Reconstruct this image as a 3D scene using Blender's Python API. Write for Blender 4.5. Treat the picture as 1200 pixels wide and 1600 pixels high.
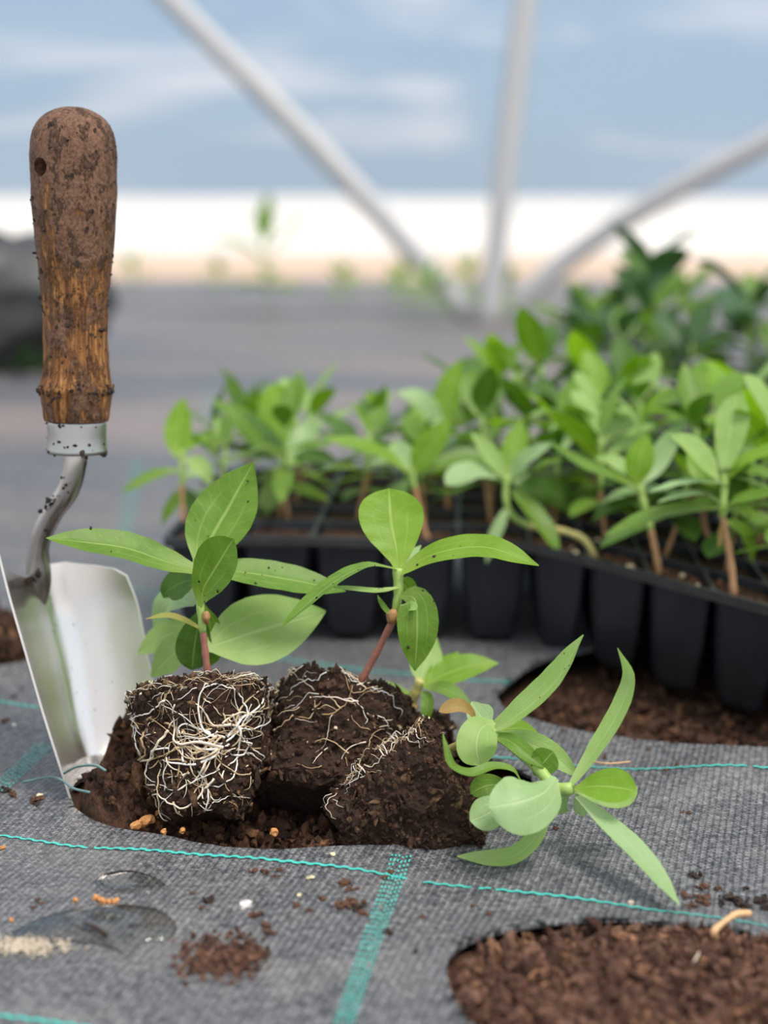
import bpy, bmesh, math, random
from mathutils import Vector, Matrix, Euler, noise
R = random.Random(7)
SC = bpy.context.scene
COL = SC.collection
for _o in list(bpy.data.objects): bpy.data.objects.remove(_o)

# ------------------------------------------------------------------ camera
CAM_H, FPX, PITCH = 0.216, 2300.0, math.atan(470 / 2300.0)
cam_d = bpy.data.cameras.new('camera')
cam = bpy.data.objects.new('camera', cam_d); COL.objects.link(cam)
cam.location = (0, 0, CAM_H); cam.rotation_euler = (math.pi / 2 - PITCH, 0, 0)
cam_d.sensor_fit = 'HORIZONTAL'; cam_d.sensor_width = 36.0; cam_d.lens = FPX / 1200 * 36
cam_d.clip_start = 0.02; cam_d.clip_end = 400
cam_d.dof.use_dof = True; cam_d.dof.focus_distance = 0.520; cam_d.dof.aperture_fstop = 7.2
SC.camera = cam

# ------------------------------------------------------------------ light
SC.view_settings.view_transform = 'Standard'; SC.view_settings.look = 'None'
SC.view_settings.gamma = 1; SC.view_settings.use_curve_mapping = False
SC.view_settings.exposure = 0.0
SC.cycles.use_denoising = True
SC.cycles.max_bounces = 10; SC.cycles.transparent_max_bounces = 12
world = bpy.data.worlds.new('world'); SC.world = world; world.use_nodes = True
wn = world.node_tree; wn.nodes.clear()
w_tc = wn.nodes.new('ShaderNodeTexCoord'); w_sep = wn.nodes.new('ShaderNodeSeparateXYZ')
w_ramp = wn.nodes.new('ShaderNodeValToRGB'); w_bg = wn.nodes.new('ShaderNodeBackground'); w_out = wn.nodes.new('ShaderNodeOutputWorld')
wn.links.new(w_tc.outputs['Generated'], w_sep.inputs[0]); wn.links.new(w_sep.outputs['Z'], w_ramp.inputs[0])
wn.links.new(w_ramp.outputs[0], w_bg.inputs[0]); wn.links.new(w_bg.outputs[0], w_out.inputs[0])
e = w_ramp.color_ramp.elements
e[0].position = 0.0; e[0].color = (1.0, 0.97, 0.94, 1)
e[1].position = 0.12; e[1].color = (0.80, 0.90, 1.0, 1)
_x = e.new(1.0); _x.color = (0.92, 0.95, 1.0, 1)
w_bg.inputs[1].default_value = 1.05
sun_d = bpy.data.lights.new('sun', 'SUN'); sun = bpy.data.objects.new('sun', sun_d); COL.objects.link(sun)
sun_d.energy = 2.9; sun_d.angle = math.radians(20); sun_d.color = (1.0, 0.95, 0.87)
sun.rotation_euler = (math.radians(14), math.radians(20), 0)      # high, from the right and a little in front
sun.location = (1, -1, 3)

# ------------------------------------------------------------------ picture <-> place
_f = Vector((0, math.cos(PITCH), -math.sin(PITCH))); _u = Vector((0, math.sin(PITCH), math.cos(PITCH))); _r = Vector((1, 0, 0))
CAMP = Vector((0, 0, CAM_H))
def ray(px, py): return _f + _r * ((px - 600) / FPX) - _u * ((py - 800) / FPX)
def P(px, py, d): return CAMP + ray(px, py) * d
def G(px, py, z=0.0):
    k = ray(px, py); return CAMP + k * ((z - CAM_H) / k.z)
def CV(x, y, z): return (_r * x + _u * y - _f * z).normalized()      # x right, y up, z to the viewer
PX = 1 / FPX

# ------------------------------------------------------------------ object helpers
ORG = {}
def link(name, me, mat=None, parent=None, loc=None):
    o = bpy.data.objects.new(name, me); COL.objects.link(o)
    if me is not None and mat is not None:
        for m in (mat if isinstance(mat, (list, tuple)) else [mat]): me.materials.append(m)
    org = ORG[parent.name] if parent else (Vector(loc) if loc is not None else Vector((0, 0, 0)))
    if me is not None and org.length > 0: me.transform(Matrix.Translation(-org))
    if parent: o.parent = parent
    else: o.location = org
    ORG[o.name] = org
    return o
def tag(o, label=None, cat=None, group=None, kind=None):
    if label: o['label'] = label
    if cat: o['category'] = cat
    if group: o['group'] = group
    if kind: o['kind'] = kind
    return o
def thing(name, loc, label, cat, group=None): return tag(link(name, None, loc=loc), label, cat, group)
class MB:
    def __init__(s): s.v = []; s.f = []; s.uv = None; s.mi = []
    def add(s, vs, fs, mi=0):
        b = len(s.v); s.v += [tuple(p) for p in vs]; s.f += [tuple(i + b for i in q) for q in fs]; s.mi += [mi] * len(fs)
    def mesh(s, name, smooth=True):
        me = bpy.data.meshes.new(name); me.from_pydata(s.v, [], s.f)
        me.polygons.foreach_set('use_smooth', [smooth] * len(s.f))
        if any(s.mi): me.polygons.foreach_set('material_index', s.mi)
        me.update(); return me
    def build(s, name, mat, parent=None, loc=None, smooth=True): return link(name, s.mesh(name, smooth), mat, parent, loc)
def spline(pts, n):
    pts = [Vector(p) for p in pts]
    if len(pts) == 2: return [pts[0].lerp(pts[1], i / n) for i in range(n + 1)]
    L = [0]
    for a, b in zip(pts, pts[1:]): L.append(L[-1] + max((b - a).length, 1e-6))
    out = []
    for i in range(n + 1):
        s = L[-1] * i / n; k = 0
        while k < len(pts) - 2 and s > L[k + 1]: k += 1
        t = (s - L[k]) / (L[k + 1] - L[k])
        p0 = pts[k - 1] if k else pts[0] * 2 - pts[1]; p3 = pts[k + 2] if k + 2 < len(pts) else pts[-1] * 2 - pts[-2]
        a, b = pts[k], pts[k + 1]; h = L[k + 1] - L[k]
        m1 = (b - p0) / (h + (L[k] - L[k - 1] if k else h)) * h
        m2 = (p3 - a) / (h + (L[k + 2] - L[k + 1] if k + 2 < len(pts) else h)) * h
        t2, t3 = t * t, t * t * t
        out.append(a * (2 * t3 - 3 * t2 + 1) + m1 * (t3 - 2 * t2 + t) + b * (3 * t2 - 2 * t3) + m2 * (t3 - t2))
    return out
def lerp_tab(tab, t):
    for (a, x), (b, y) in zip(tab, tab[1:]):
        if t <= b:
            k = (t - a) / (b - a); return x + (y - x) * k
    return tab[-1][1]
def tube(mb, pts, rad, seg=8, cap=True, mi=0):
    n = len(pts); vs = []; fs = []; N = None
    for i, p in enumerate(pts):
        T = (pts[min(i + 1, n - 1)] - pts[max(i - 1, 0)]).normalized()
        if N is None:
            N = T.orthogonal().normalized()
        else:
            N = (N - T * N.dot(T)); N = N.normalized() if N.length > 1e-6 else T.orthogonal().normalized()
        B = T.cross(N); r = rad(i / (n - 1)) if callable(rad) else rad
        for k in range(seg):
            a = 2 * math.pi * k / seg; vs.append(p + (N * math.cos(a) + B * math.sin(a)) * r)
    for i in range(n - 1):
        for k in range(seg):
            fs.append((i * seg + k, i * seg + (k + 1) % seg, (i + 1) * seg + (k + 1) % seg, (i + 1) * seg + k))
    if cap: fs += [tuple(range(seg - 1, -1, -1)), tuple((n - 1) * seg + k for k in range(seg))]
    mb.add(vs, fs, mi)
_ICO = None
def chunk(mb, c, s, rnd=R, flat=1.0, rough=0.35, sub=1, mi=0, long=1.0):
    """a crumb: a knobbly little lump of its own size and turn"""
    global _ICO
    if _ICO is None:
        _ICO = []
        for k in (1, 2, 3):
            bm = bmesh.new(); bmesh.ops.create_icosphere(bm, subdivisions=k, radius=1)
            _ICO.append(([v.co.copy() for v in bm.verts], [tuple(v.index for v in f.verts) for f in bm.faces])); bm.free()
    vs, fs = _ICO[sub - 1]
    rot = Euler((rnd.uniform(0, 6.3), rnd.uniform(0, 6.3), rnd.uniform(0, 6.3))).to_matrix()
    sc = (rnd.uniform(.7, 1.3) * long, rnd.uniform(.6, 1.1), rnd.uniform(.45, .9)); out = []
    sd = Vector((rnd.uniform(0, 99), rnd.uniform(0, 99), 0))
    for v in vs:
        k = (1 + rough * 1.6 * noise.noise(v * 1.9 + sd)) if sub > 1 else 1 + rnd.uniform(-rough, rough)
        p = rot @ Vector((v.x * sc[0], v.y * sc[1], v.z * sc[2])) * (k * s)
        p.z *= flat; out.append(Vector(c) + p)
    mb.add(out, fs, mi)

# ------------------------------------------------------------------ materials
def newmat(name):
    m = bpy.data.materials.new(name); m.use_nodes = True; nt = m.node_tree; nt.nodes.clear()
    return m, nt
class N:
    def __init__(s, nt): s.nt = nt
    def __call__(s, typ, ins=None, **kw):
        n = s.nt.nodes.new('ShaderNode' + typ)
        for k, v in kw.items(): setattr(n, k, v)
        for k, v in (ins or {}).items():
            if isinstance(v, bpy.types.NodeSocket): s.nt.links.new(v, n.inputs[k])
            else: n.inputs[k].default_value = v
        return n
    def math(s, op, a, b=0.0, c=0.0, clamp=False):
        n = s('Math', {0: a, 1: b, 2: c}, operation=op); n.use_clamp = clamp; return n.outputs[0]
    def mix(s, f, a, b):
        n = s('Mix', data_type='RGBA')
        for i, v in ((0, f), (6, a), (7, b)):
            if isinstance(v, bpy.types.NodeSocket): s.nt.links.new(v, n.inputs[i])
            else: n.inputs[i].default_value = v if i == 0 else (*v, 1)
        return n.outputs[2]
    def ramp(s, f, stops, interp='LINEAR'):
        n = s('ValToRGB', {0: f}); cr = n.color_ramp; cr.interpolation = interp
        for i, (p, c) in enumerate(stops):
            el = cr.elements[i] if i < 2 else cr.elements.new(p)
            el.position = p; el.color = (*c, 1) if not isinstance(c, (int, float)) else (c, c, c, 1)
        return n.outputs[0]
    def step(s, f, a, b):
        n = s('MapRange', {0: f, 1: a, 2: b, 3: 0.0, 4: 1.0}, interpolation_type='SMOOTHSTEP'); return n.outputs[0]
    def noise(s, vec, scale, detail=4, rough=.55, dist=0.0):
        return s('TexNoise', {'Vector': vec, 'Scale': scale, 'Detail': detail, 'Roughness': rough, 'Distortion': dist}).outputs[0]
    def mapping(s, vec, scale=(1, 1, 1), rot=(0, 0, 0), loc=(0, 0, 0)):
        return s('Mapping', {'Vector': vec, 'Scale': scale, 'Rotation': rot, 'Location': loc}).outputs[0]
    def obj(s): return s('TexCoord').outputs['Object']
    def pos(s): return s('NewGeometry').outputs['Position']
    def island(s): return s('NewGeometry').outputs['Random Per Island']
    def bump(s, h, strength=.5, dist=.001): return s('Bump', {'Height': h, 'Strength': strength, 'Distance': dist}).outputs[0]
    def out(s, sh): s('OutputMaterial', {0: sh})
    def bsdf(s, **kw):
        return s('BsdfPrincipled', {k.replace('_', ' '): v for k, v in kw.items()}).outputs[0]
def simple(name, col, rough=.6, metal=0.0, spec=.5, vary=0.0, scale=200, bump=0.0):
    m, nt = newmat(name); n = N(nt); nz = n.noise(n.obj(), scale, 4)
    c = n.mix(nz, tuple(x * (1 - vary) for x in col), tuple(min(1, x * (1 + vary)) for x in col))
    kw = dict(Base_Color=c, Roughness=rough, Metallic=metal, Specular_IOR_Level=spec)
    if bump: kw['Normal'] = n.bump(nz, bump, .0006)
    n.out(n.bsdf(**kw)); return m
def leafmat(name, col, pale, vein, trans=.35, rough=.42):
    m, nt = newmat(name); n = N(nt)
    uv = n('TexCoord').outputs['UV']; sp = n('SeparateXYZ', {0: uv}); u, v = sp.outputs[0], sp.outputs[1]
    a = n.math('ABSOLUTE', n.math('MULTIPLY_ADD', u, 2.0, -1.0))
    mid = n.math('SUBTRACT', 1.0, n.step(a, .02, .075))
    lat = n.math('SUBTRACT', 1.0, n.step(n.math('ABSOLUTE', n.math('SUBTRACT', a, n.math('MULTIPLY_ADD', v, .12, .44))), .01, .05))
    lat = n.math('MULTIPLY', lat, n.math('SUBTRACT', 1.0, n.step(v, .45, .8)))
    wob = n.noise(uv, 6, 2)
    cr = n.math('SINE', n.math('MULTIPLY', n.math('ADD', n.math('SUBTRACT', v, n.math('MULTIPLY', a, .16)), n.math('MULTIPLY', wob, .10)), 62.0))
    cr = n.math('MULTIPLY', n.step(cr, .78, 1.0), n.step(a, 0.02, .2))
    vm = n.math('MAXIMUM', mid, n.math('MAXIMUM', n.math('MULTIPLY', lat, .42), n.math('MULTIPLY', cr, .17)), clamp=True)
    p = n.obj(); blot = n.noise(p, 90, 5); fine = n.noise(p, 900, 3)
    base = n.mix(n.step(blot, .3, .7), col, pale)
    base = n.mix(n.math('MULTIPLY', n.math('SUBTRACT', 1.0, n.step(v, .02, .3)), .55), base, vein)
    colr = n.mix(n.math('MULTIPLY', vm, .75), base, vein)
    h = n.math('ADD', n.math('MULTIPLY', vm, -.6), n.math('ADD', n.math('MULTIPLY', fine, .25), n.math('MULTIPLY', blot, .5)))
    bp = n.bump(h, .5, .0005)
    pr = n.bsdf(Base_Color=colr, Roughness=rough, Normal=bp, Specular_IOR_Level=.35)
    sat = n('HueSaturation', {'Saturation': 1.15, 'Value': 1.2, 'Color': colr}).outputs[0]
    tr = n('BsdfTranslucent', {'Color': sat, 'Normal': bp}).outputs[0]
    n.out(n('MixShader', {0: trans, 1: pr, 2: tr}).outputs[0]); return m
M = {}
M['leaf'] = leafmat('leaf_green', (.130, .250, .026), (.175, .315, .042), (.38, .52, .14))
M['bright'] = leafmat('leaf_bright', (.22, .40, .030), (.28, .47, .055), (.48, .64, .15), .45)
M['pale'] = leafmat('leaf_underside', (.32, .49, .13), (.38, .55, .18), (.52, .66, .26), .35, .5)
M['silver'] = leafmat('leaf_silvery', (.32, .48, .19), (.38, .54, .25), (.50, .65, .32), .3, .40)
M['dark'] = leafmat('leaf_dark', (.065, .145, .017), (.095, .195, .03), (.18, .31, .08), .3)
M['deep'] = leafmat('leaf_deep', (.040, .095, .030), (.065, .14, .045), (.12, .21, .08), .2)
M['dry'] = leafmat('leaf_withered', (.40, .25, .08), (.50, .34, .13), (.46, .42, .14), .35, .7)
M['yellowing'] = leafmat('leaf_yellowing', (.36, .38, .09), (.44, .36, .10), (.50, .52, .16), .35, .6)
M['stem'] = simple('stem_green', (.36, .52, .13), .45, vary=.2, scale=300)
M['stem_pink'] = simple('stem_purple', (.34, .13, .09), .5, vary=.3, scale=400)
M['stem_tan'] = simple('stem_tan', (.50, .27, .13), .5, vary=.3, scale=400)
M['stem_yellow'] = simple('stem_yellow', (.55, .48, .17), .5, vary=.2, scale=300)
M['bud'] = simple('dry_bud', (.40, .21, .08), .6, vary=.5, scale=700)
def soilmat(name, a, b, cc, hot, base=1.0):
    m, nt = newmat(name); n = N(nt); i = n.island(); p = n.pos()
    nz = n.noise(p, 450, 6, .7); big = n.noise(p, 60, 3)
    c = n.ramp(i, [(0, a), (.45, b), (.88, cc), (.95, hot), (1, hot)])
    c = n.mix(n.step(nz, .3, .75), tuple(x * .45 for x in a), c)
    c = n.mix(n.math('MULTIPLY', n.step(big, .45, .7), .4), c, a)
    n.out(n.bsdf(Base_Color=c, Roughness=.82, Specular_IOR_Level=.3, Normal=n.bump(nz, .9, .0012))); return m
M['soil'] = soilmat('peat_soil', (.050, .023, .013), (.115, .052, .028), (.18, .085, .045), (.38, .18, .08))
M['soil_red'] = soilmat('bark_compost', (.085, .038, .024), (.22, .105, .068), (.40, .21, .14), (.60, .30, .16))
M['soil_black'] = soilmat('plug_soil', (.050, .025, .015), (.115, .056, .034), (.19, .10, .058), (.36, .21, .10))
M['crumb'] = simple('crumb_brown', (.11, .05, .028), .85, vary=.6, scale=800, bump=.8)
M['crumb_dark'] = simple('crumb_dark', (.035, .020, .014), .85, vary=.6, scale=800, bump=.8)
M['chip'] = simple('chip_orange', (.62, .28, .09), .7, vary=.4, scale=900, bump=.5)
M['perlite'] = simple('perlite', (.82, .68, .45), .7, vary=.25, scale=900, bump=.5)
M['stone'] = simple('white_stone', (.85, .78, .74), .6, vary=.1, scale=400)
M['straw'] = simple('straw', (.75, .45, .22), .6, vary=.25, scale=500, bump=.5)
M['sand'] = simple('dry_silt', (.56, .47, .36), .9, vary=.25, scale=600, bump=.7)
def rootmat():
    m, nt = newmat('roots'); n = N(nt)
    c = n.ramp(n.island(), [(0, (.42, .27, .13)), (.4, (.68, .53, .34)), (.75, (.86, .76, .66)), (1, (.93, .86, .80))])
    n.out(n.bsdf(Base_Color=c, Roughness=.5, Subsurface_Weight=.15, Subsurface_Radius=(.002, .001, .001), Subsurface_Scale=.3)); return m
M['root'] = rootmat()
def woodmat():
    m, nt = newmat('worn_wood'); n = N(nt); p = n.obj()
    st = n.noise(n.mapping(p, (420, 420, 22)), 1, 6, .65); st2 = n.noise(n.mapping(p, (2000, 2000, 55)), 1, 4, .6)
    wood = n.ramp(st, [(.30, (.085, .033, .013)), (.46, (.25, .10, .031)), (.60, (.46, .215, .068)), (.74, (.68, .40, .17))])
    wood = n.mix(n.math('MULTIPLY', n.step(st2, .50, .66), .65), wood, (.055, .024, .012))
    z = n('SeparateXYZ', {0: p}).outputs[2]
    fn = n.noise(p, 800, 5, .65); mudc = n.mix(n.step(fn, .3, .7), (.095, .046, .029), (.26, .142, .090))
    edge = n.noise(n.mapping(p, (1100, 1100, 150)), 1, 4, .65)
    up = n.step(z, .045, .130)                         # the grip end went deepest in the mud
    mud_n = n.noise(n.mapping(p, (95, 95, 42)), 1, 6, .65)
    mud = n.step(n.math('ADD', n.math('MULTIPLY_ADD', up, .24, mud_n), n.math('MULTIPLY_ADD', edge, .34, -.17)), .50, .60)
    grime = n.step(n.math('ADD', n.noise(n.mapping(p, (190, 190, 110), loc=(3, 1, 2)), 1, 6, .7), n.math('MULTIPLY_ADD', edge, .3, -.15)), .54, .62)
    c = n.mix(n.math('MULTIPLY', mud, .93), wood, mudc); c = n.mix(n.math('MULTIPLY', grime, .55), c, (.060, .029, .018))
    spots = n.step(n.noise(n.mapping(p, (420, 420, 300)), 1, 4, .65), .66, .70); c = n.mix(spots, c, (.022, .012, .009))
    h = n.math('ADD', n.math('MULTIPLY', st2, .35), n.math('ADD', n.math('MULTIPLY', mud, .7), n.math('ADD', n.math('MULTIPLY', fn, .5), n.math('MULTIPLY', n.math('MAXIMUM', spots, grime), .8))))
    n.out(n.bsdf(Base_Color=c, Roughness=.70, Specular_IOR_Level=.3, Normal=n.bump(h, 1.0, .0010))); return m
M['wood'] = woodmat()
def steelmat(name, col, rough, rust=0.0):
    m, nt = newmat(name); n = N(nt); p = n.obj()
    br = n.noise(n.mapping(p, (1800, 1800, 25)), 1, 3); sm = n.noise(p, 55, 4)
    c = n.mix(n.math('MULTIPLY', sm, .35), col, tuple(x * .75 for x in col))
    r = n.math('MULTIPLY_ADD', sm, .16, rough); met = 1.0
    if rust:
        k = n.step(n.noise(p, 130, 5, .6), 1 - rust, 1.06 - rust); c = n.mix(k, c, (.40, .15, .05)); met = n.math('SUBTRACT', 1.0, k)
        r = n.math('ADD', r, n.math('MULTIPLY', k, .4))
    n.out(n.bsdf(Base_Color=c, Metallic=met, Roughness=r, Normal=n.bump(br, .12, .0002))); return m
M['steel'] = steelmat('brushed_steel', (.92, .88, .85), .14)
M['neck'] = steelmat('dull_steel', (.60, .57, .54), .24, .36)
M['edge'] = simple('ground_steel_edge', (.78, .72, .68), .35, metal=.6, vary=.1)
M['ferrule'] = steelmat('ferrule_steel', (.50, .49, .47), .30)
M['plastic'] = simple('black_plastic', (.016, .018, .023), .42, spec=.5, vary=.5, scale=120)
M['rimplastic'] = simple('dusty_black_plastic', (.030, .029, .031), .5, vary=.7, scale=90)
M['sack'] = simple('grey_plastic_sack', (.055, .055, .056), .5, vary=.7, scale=14)
M['pipe'] = simple('galvanised_pipe', (.50, .49, .49), .5, metal=.1, vary=.05, scale=20)
def watermat():
    m, nt = newmat('water'); n = N(nt); nb = n.bump(n.noise(n.obj(), 60, 2), .12, .002)
    gl = n('BsdfGlossy', {'Color': (1, 1, 1, 1), 'Roughness': .02, 'Normal': nb}).outputs[0]; tp = n('BsdfTransparent', {'Color': (.90, .91, .90, 1)}).outputs[0]
    n.out(n('MixShader', {0: n('Fresnel', {'IOR': 1.6, 'Normal': nb}).outputs[0], 1: tp, 2: gl}).outputs[0]); return m
M['water'] = watermat()
GRID_ROT = math.radians(-16.4)
def fabricmat():
    m, nt = newmat('woven_ground_cover'); n = N(nt); p = n.pos()
    q = n.mapping(p, rot=(0, 0, -GRID_ROT))
    wob = n('TexNoise', {'Vector': p, 'Scale': 160.0, 'Detail': 2.0})
    q2 = n('VectorMath', {0: q, 1: n('VectorMath', {0: wob.outputs['Color'], 1: (.0007, .0007, 0)}, operation='MULTIPLY').outputs[0]}, operation='ADD').outputs[0]
    bk = n('TexBrick', {'Vector': q2, 'Color1': (1, 1, 1, 1), 'Color2': (.45, .45, .45, 1), 'Mortar': (0, 0, 0, 1), 'Scale': 1.0,
        'Mortar Size': .00022, 'Mortar Smooth': .8, 'Brick Width': .0024, 'Row Height': .00105, 'Bias': -.1})
    bk.offset = .5
    wv = bk.outputs['Color']
    rib = n('TexWave', {'Vector': q2, 'Scale': 130.0, 'Distortion': 1.2, 'Detail': 2.0, 'Detail Scale': 3.0}, wave_type='BANDS', bands_direction='X').outputs['Fac']
    dust = n.noise(p, 24, 6, .62); dust2 = n.noise(p, 420, 4, .7); big = n.noise(n.mapping(p, (1.2, 4.5, 1)), 1.0, 3)
    fl = n.math('MULTIPLY', n.math('ADD', n.math('MULTIPLY', wv, .65), n.math('MULTIPLY', rib, .35)), n.step(dust2, .25, .75))
    c = n.mix(fl, (.018, .020, .028), (.44, .435, .44))
    dm = n.math('MULTIPLY', n.step(dust, .42, .72), n.math('MULTIPLY_ADD', dust2, .9, .05), clamp=True)
    c = n.mix(n.math('MULTIPLY', dm, .55), c, (.34, .32, .295))
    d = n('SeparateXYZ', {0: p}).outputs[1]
    far = n.step(d, .8, 1.6)                           # far part: beige dust bands and a bluish tone mixed in
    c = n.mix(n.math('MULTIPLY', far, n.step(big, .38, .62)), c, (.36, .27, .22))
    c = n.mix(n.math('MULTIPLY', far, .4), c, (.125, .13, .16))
    h = n.math('ADD', n.math('MULTIPLY', wv, .7), n.math('ADD', n.math('MULTIPLY', rib, .6), n.math('MULTIPLY', dust2, .4)))
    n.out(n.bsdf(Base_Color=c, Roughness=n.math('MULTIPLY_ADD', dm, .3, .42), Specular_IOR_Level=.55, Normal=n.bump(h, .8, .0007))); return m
M['fabric'] = fabricmat()
M['teal'] = simple('teal_thread', (.07, .52, .45), .5, vary=.35, scale=900)
def filmmat():
    m, nt = newmat('tunnel_film'); n = N(nt); p = n.obj()
    q = n.mapping(p, (.35, .35, 2.0), rot=(0, math.radians(14), 0))
    nz = n.noise(q, 1.5, 4, .5, .8); st = n.step(nz, .50, .66)
    tr = n('BsdfTranslucent', {'Color': n.mix(st, (.36, .48, .60), (.64, .69, .76))}).outputs[0]
    tp = n('BsdfTransparent', {'Color': n.mix(st, (.49, .63, .78), (.88, .91, .96))}).outputs[0]
    gl = n('BsdfGlossy', {'Color': (.8, .85, .9, 1), 'Roughness': .3}).outputs[0]
    a = n('MixShader', {0: .55, 1: tr, 2: tp}).outputs[0]
    n.out(n('MixShader', {0: .07, 1: a, 2: gl}).outputs[0]); return m
M['film'] = filmmat()
def outmat():
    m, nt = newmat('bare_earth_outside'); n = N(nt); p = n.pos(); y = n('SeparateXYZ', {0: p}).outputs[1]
    c = n.mix(n.step(y, 6.0, 11.0), (.62, .43, .31), (.80, .76, .72)); c = n.mix(n.math('MULTIPLY', n.noise(p, 3, 4), .3), c, (.5, .42, .3))  # whitens with distance: overexposed sunlight painted into the earth colour
    n.out(n.bsdf(Base_Color=c, Roughness=.9)); return m
M['earth'] = outmat()

# ------------------------------------------------------------------ the ground
def ell(cx, cy, rx, ry, seed, amp=.06): return dict(c=(cx, cy), rx=rx, ry=ry, s=seed, amp=amp)
HOLES = [ell(.078, .378, .060, .044, 1), ell(.165, .640, .110, .078, 2), ell(-.215, .713, .060, .042, 3), ell(-.029, .528, .088, .060, 4)]
def hole_r(h, x, y):
    dx, dy = (x - h['c'][0]) / h['rx'], (y - h['c'][1]) / h['ry']; r = math.hypot(dx, dy)
    if r < 1e-6: return 0.0
    k = 1 + h['amp'] * noise.noise(Vector((dx / r * 1.6, dy / r * 1.6, h['s'] * 7.1))) * 1.6 + .012 * noise.noise(Vector((dx / r * 22, dy / r * 22, h['s'])))
    return r / k
def Z(x, y):
    near = 1.0 if y < 1.0 else max(0.0, 1 - (y - 1.0) / 1.0)
    z = .0045 * noise.noise(Vector((x * 7, y * 6, 1))) + .0018 * noise.noise(Vector((x * 26, y * 24, 5)))
    z *= .35 + .65 * near
    if y > .66: z *= .35 + .65 * max(0.0, 1 - (y - .66) / .05)
    for h in HOLES:
        r = hole_r(h, x, y); z += (.0022 if h['s'] in (1, 4) else .0038) * math.exp(-((r - 1.0) / .22) ** 2)
    z += .005 * math.exp(-((x - .17) / .10) ** 2 - ((y - .535) / .022) ** 2)
    return z
def axis(lo, hi, step, far_lo, far_hi, g=1.16):
    a = []; x = lo
    while x <= hi + 1e-9: a.append(x); x += step
    s = step; x = hi
    while x < far_hi: s *= g; x += s; a.append(x)
    s = step; x = lo
    while x > far_lo: s *= g; x -= s; a.insert(0, x)
    return a
def build_fabric():
    xs = axis(-.27, .30, .0028, -5.2, 5.2, 1.12); ys = axis(.33, .86, .0028, .05, 4.7, 1.10)
    vid = {}; mb = MB(); nx, ny = len(xs), len(ys); co = []
    for j, y in enumerate(ys):
        for i, x in enumerate(xs):
            X, Y = x, y; ins = False
            for h in HOLES:
                if abs(x - h['c'][0]) > h['rx'] * 1.3 or abs(y - h['c'][1]) > h['ry'] * 1.3: continue
                r = hole_r(h, x, y); tol = .0032 / min(h['rx'], h['ry'])
                if abs(r - 1) < tol and r > 0: X = h['c'][0] + (x - h['c'][0]) / r; Y = h['c'][1] + (y - h['c'][1]) / r
                elif r < 1: ins = True
            co.append((X, Y, ins))
    used = {}
    def V(k):
        if k not in used:
            X, Y, _ = co[k]; used[k] = len(mb.v); mb.v.append((X, Y, Z(X, Y)))
        return used[k]
    edges = {}
    for j in range(ny - 1):
        for i in range(nx - 1):
            q = (j * nx + i, j * nx + i + 1, (j + 1) * nx + i + 1, (j + 1) * nx + i)
            if any(co[k][2] for k in q): continue
            cx = sum(co[k][0] for k in q) / 4; cy = sum(co[k][1] for k in q) / 4
            if any(abs(cx - h['c'][0]) < h['rx'] * 1.2 and abs(cy - h['c'][1]) < h['ry'] * 1.2 and hole_r(h, cx, cy) < .995 for h in HOLES): continue
            f = tuple(V(k) for k in q); mb.f.append(f); mb.mi.append(0)
            for a, b in zip(f, f[1:] + f[:1]): edges[(a, b)] = 1
    for (a, b) in list(edges):                         # cut edge: the cloth has a thickness
        if (b, a) not in edges:
            n0 = len(mb.v); mb.v += [(mb.v[a][0], mb.v[a][1], mb.v[a][2] - .0014), (mb.v[b][0], mb.v[b][1], mb.v[b][2] - .0014)]
            mb.f.append((b, a, n0, n0 + 1)); mb.mi.append(0)
    def ribbon(pts, w, dash=None, wig=.00022):
        g = [G(*p) for p in pts]; L = sum((b - a).length for a, b in zip(g, g[1:])); n = max(4, int(L / .0008)); c = spline(g, n); ph = R.uniform(0, 9)
        vs = []; fs = []; gap = []
        for i, p in enumerate(c):
            T = (c[min(i + 1, n)] - c[max(i - 1, 0)]).normalized(); S = Vector((-T.y, T.x, 0))
            o = wig * (1 if (i // 3) % 2 else -1); ww = w * (1 + .25 * noise.noise(Vector((i * .35, ph, 0))))
            ins = any(hole_r(h, p.x, p.y) < 1.0 for h in HOLES)
            for sg in (-.5, .5):
                x, y = p.x + S.x * (sg * ww + o), p.y + S.y * (sg * ww + o); vs.append((x, y, Z(x, y) + .00035 + (.00012 if (i // 3) % 2 else 0)))
            gap.append(ins or (noise.noise(Vector((i * .09, ph + 3, 0))) > .5) or (dash and (i + int(ph * 7)) % dash[1] >= dash[0]))
        for i in range(n):
            if not gap[i]: fs.append((2 * i, 2 * i + 1, 2 * i + 3, 2 * i + 2))
        mb.add(vs, fs, 1)
    ribbon([(-60, 1576), (0, 1583), (150, 1601), (300, 1622)], .0012)
    ribbon([(-60, 1297), (0, 1305), (300, 1343), (570, 1372), (830, 1400), (1080, 1428), (1260, 1455)], .0012)
    ribbon([(-60, 1085), (0, 1095), (70, 1112), (400, 1160), (720, 1185), (850, 1196), (1010, 1212), (1200, 1224), (1280, 1230)], .0012)
    ribbon([(-60, 945), (0, 955), (30, 960), (230, 995), (425, 1028), (640, 1055), (800, 1070), (900, 1084)], .0013)
    ribbon([(60, 905), (208, 921), (281, 936), (345, 950), (470, 968)], .0012)
    def bar(a, b, w, k):
        A, B = Vector(a), Vector(b)
        for i in range(k):
            t = (i - (k - 1) / 2) * w / k; ribbon([(A.x + t, A.y), ((A.x + B.x) / 2 + t, (A.y + B.y) / 2), (B.x + t, B.y)], .00055, (2, 4), .00003)
    bar((628, 1345), (536, 1610), 34, 6); bar((70, 1165), (-6, 1240), 34, 6); bar((216, 720), (186, 870), 22, 5); bar((330, 600), (322, 660), 16, 4)
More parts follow.
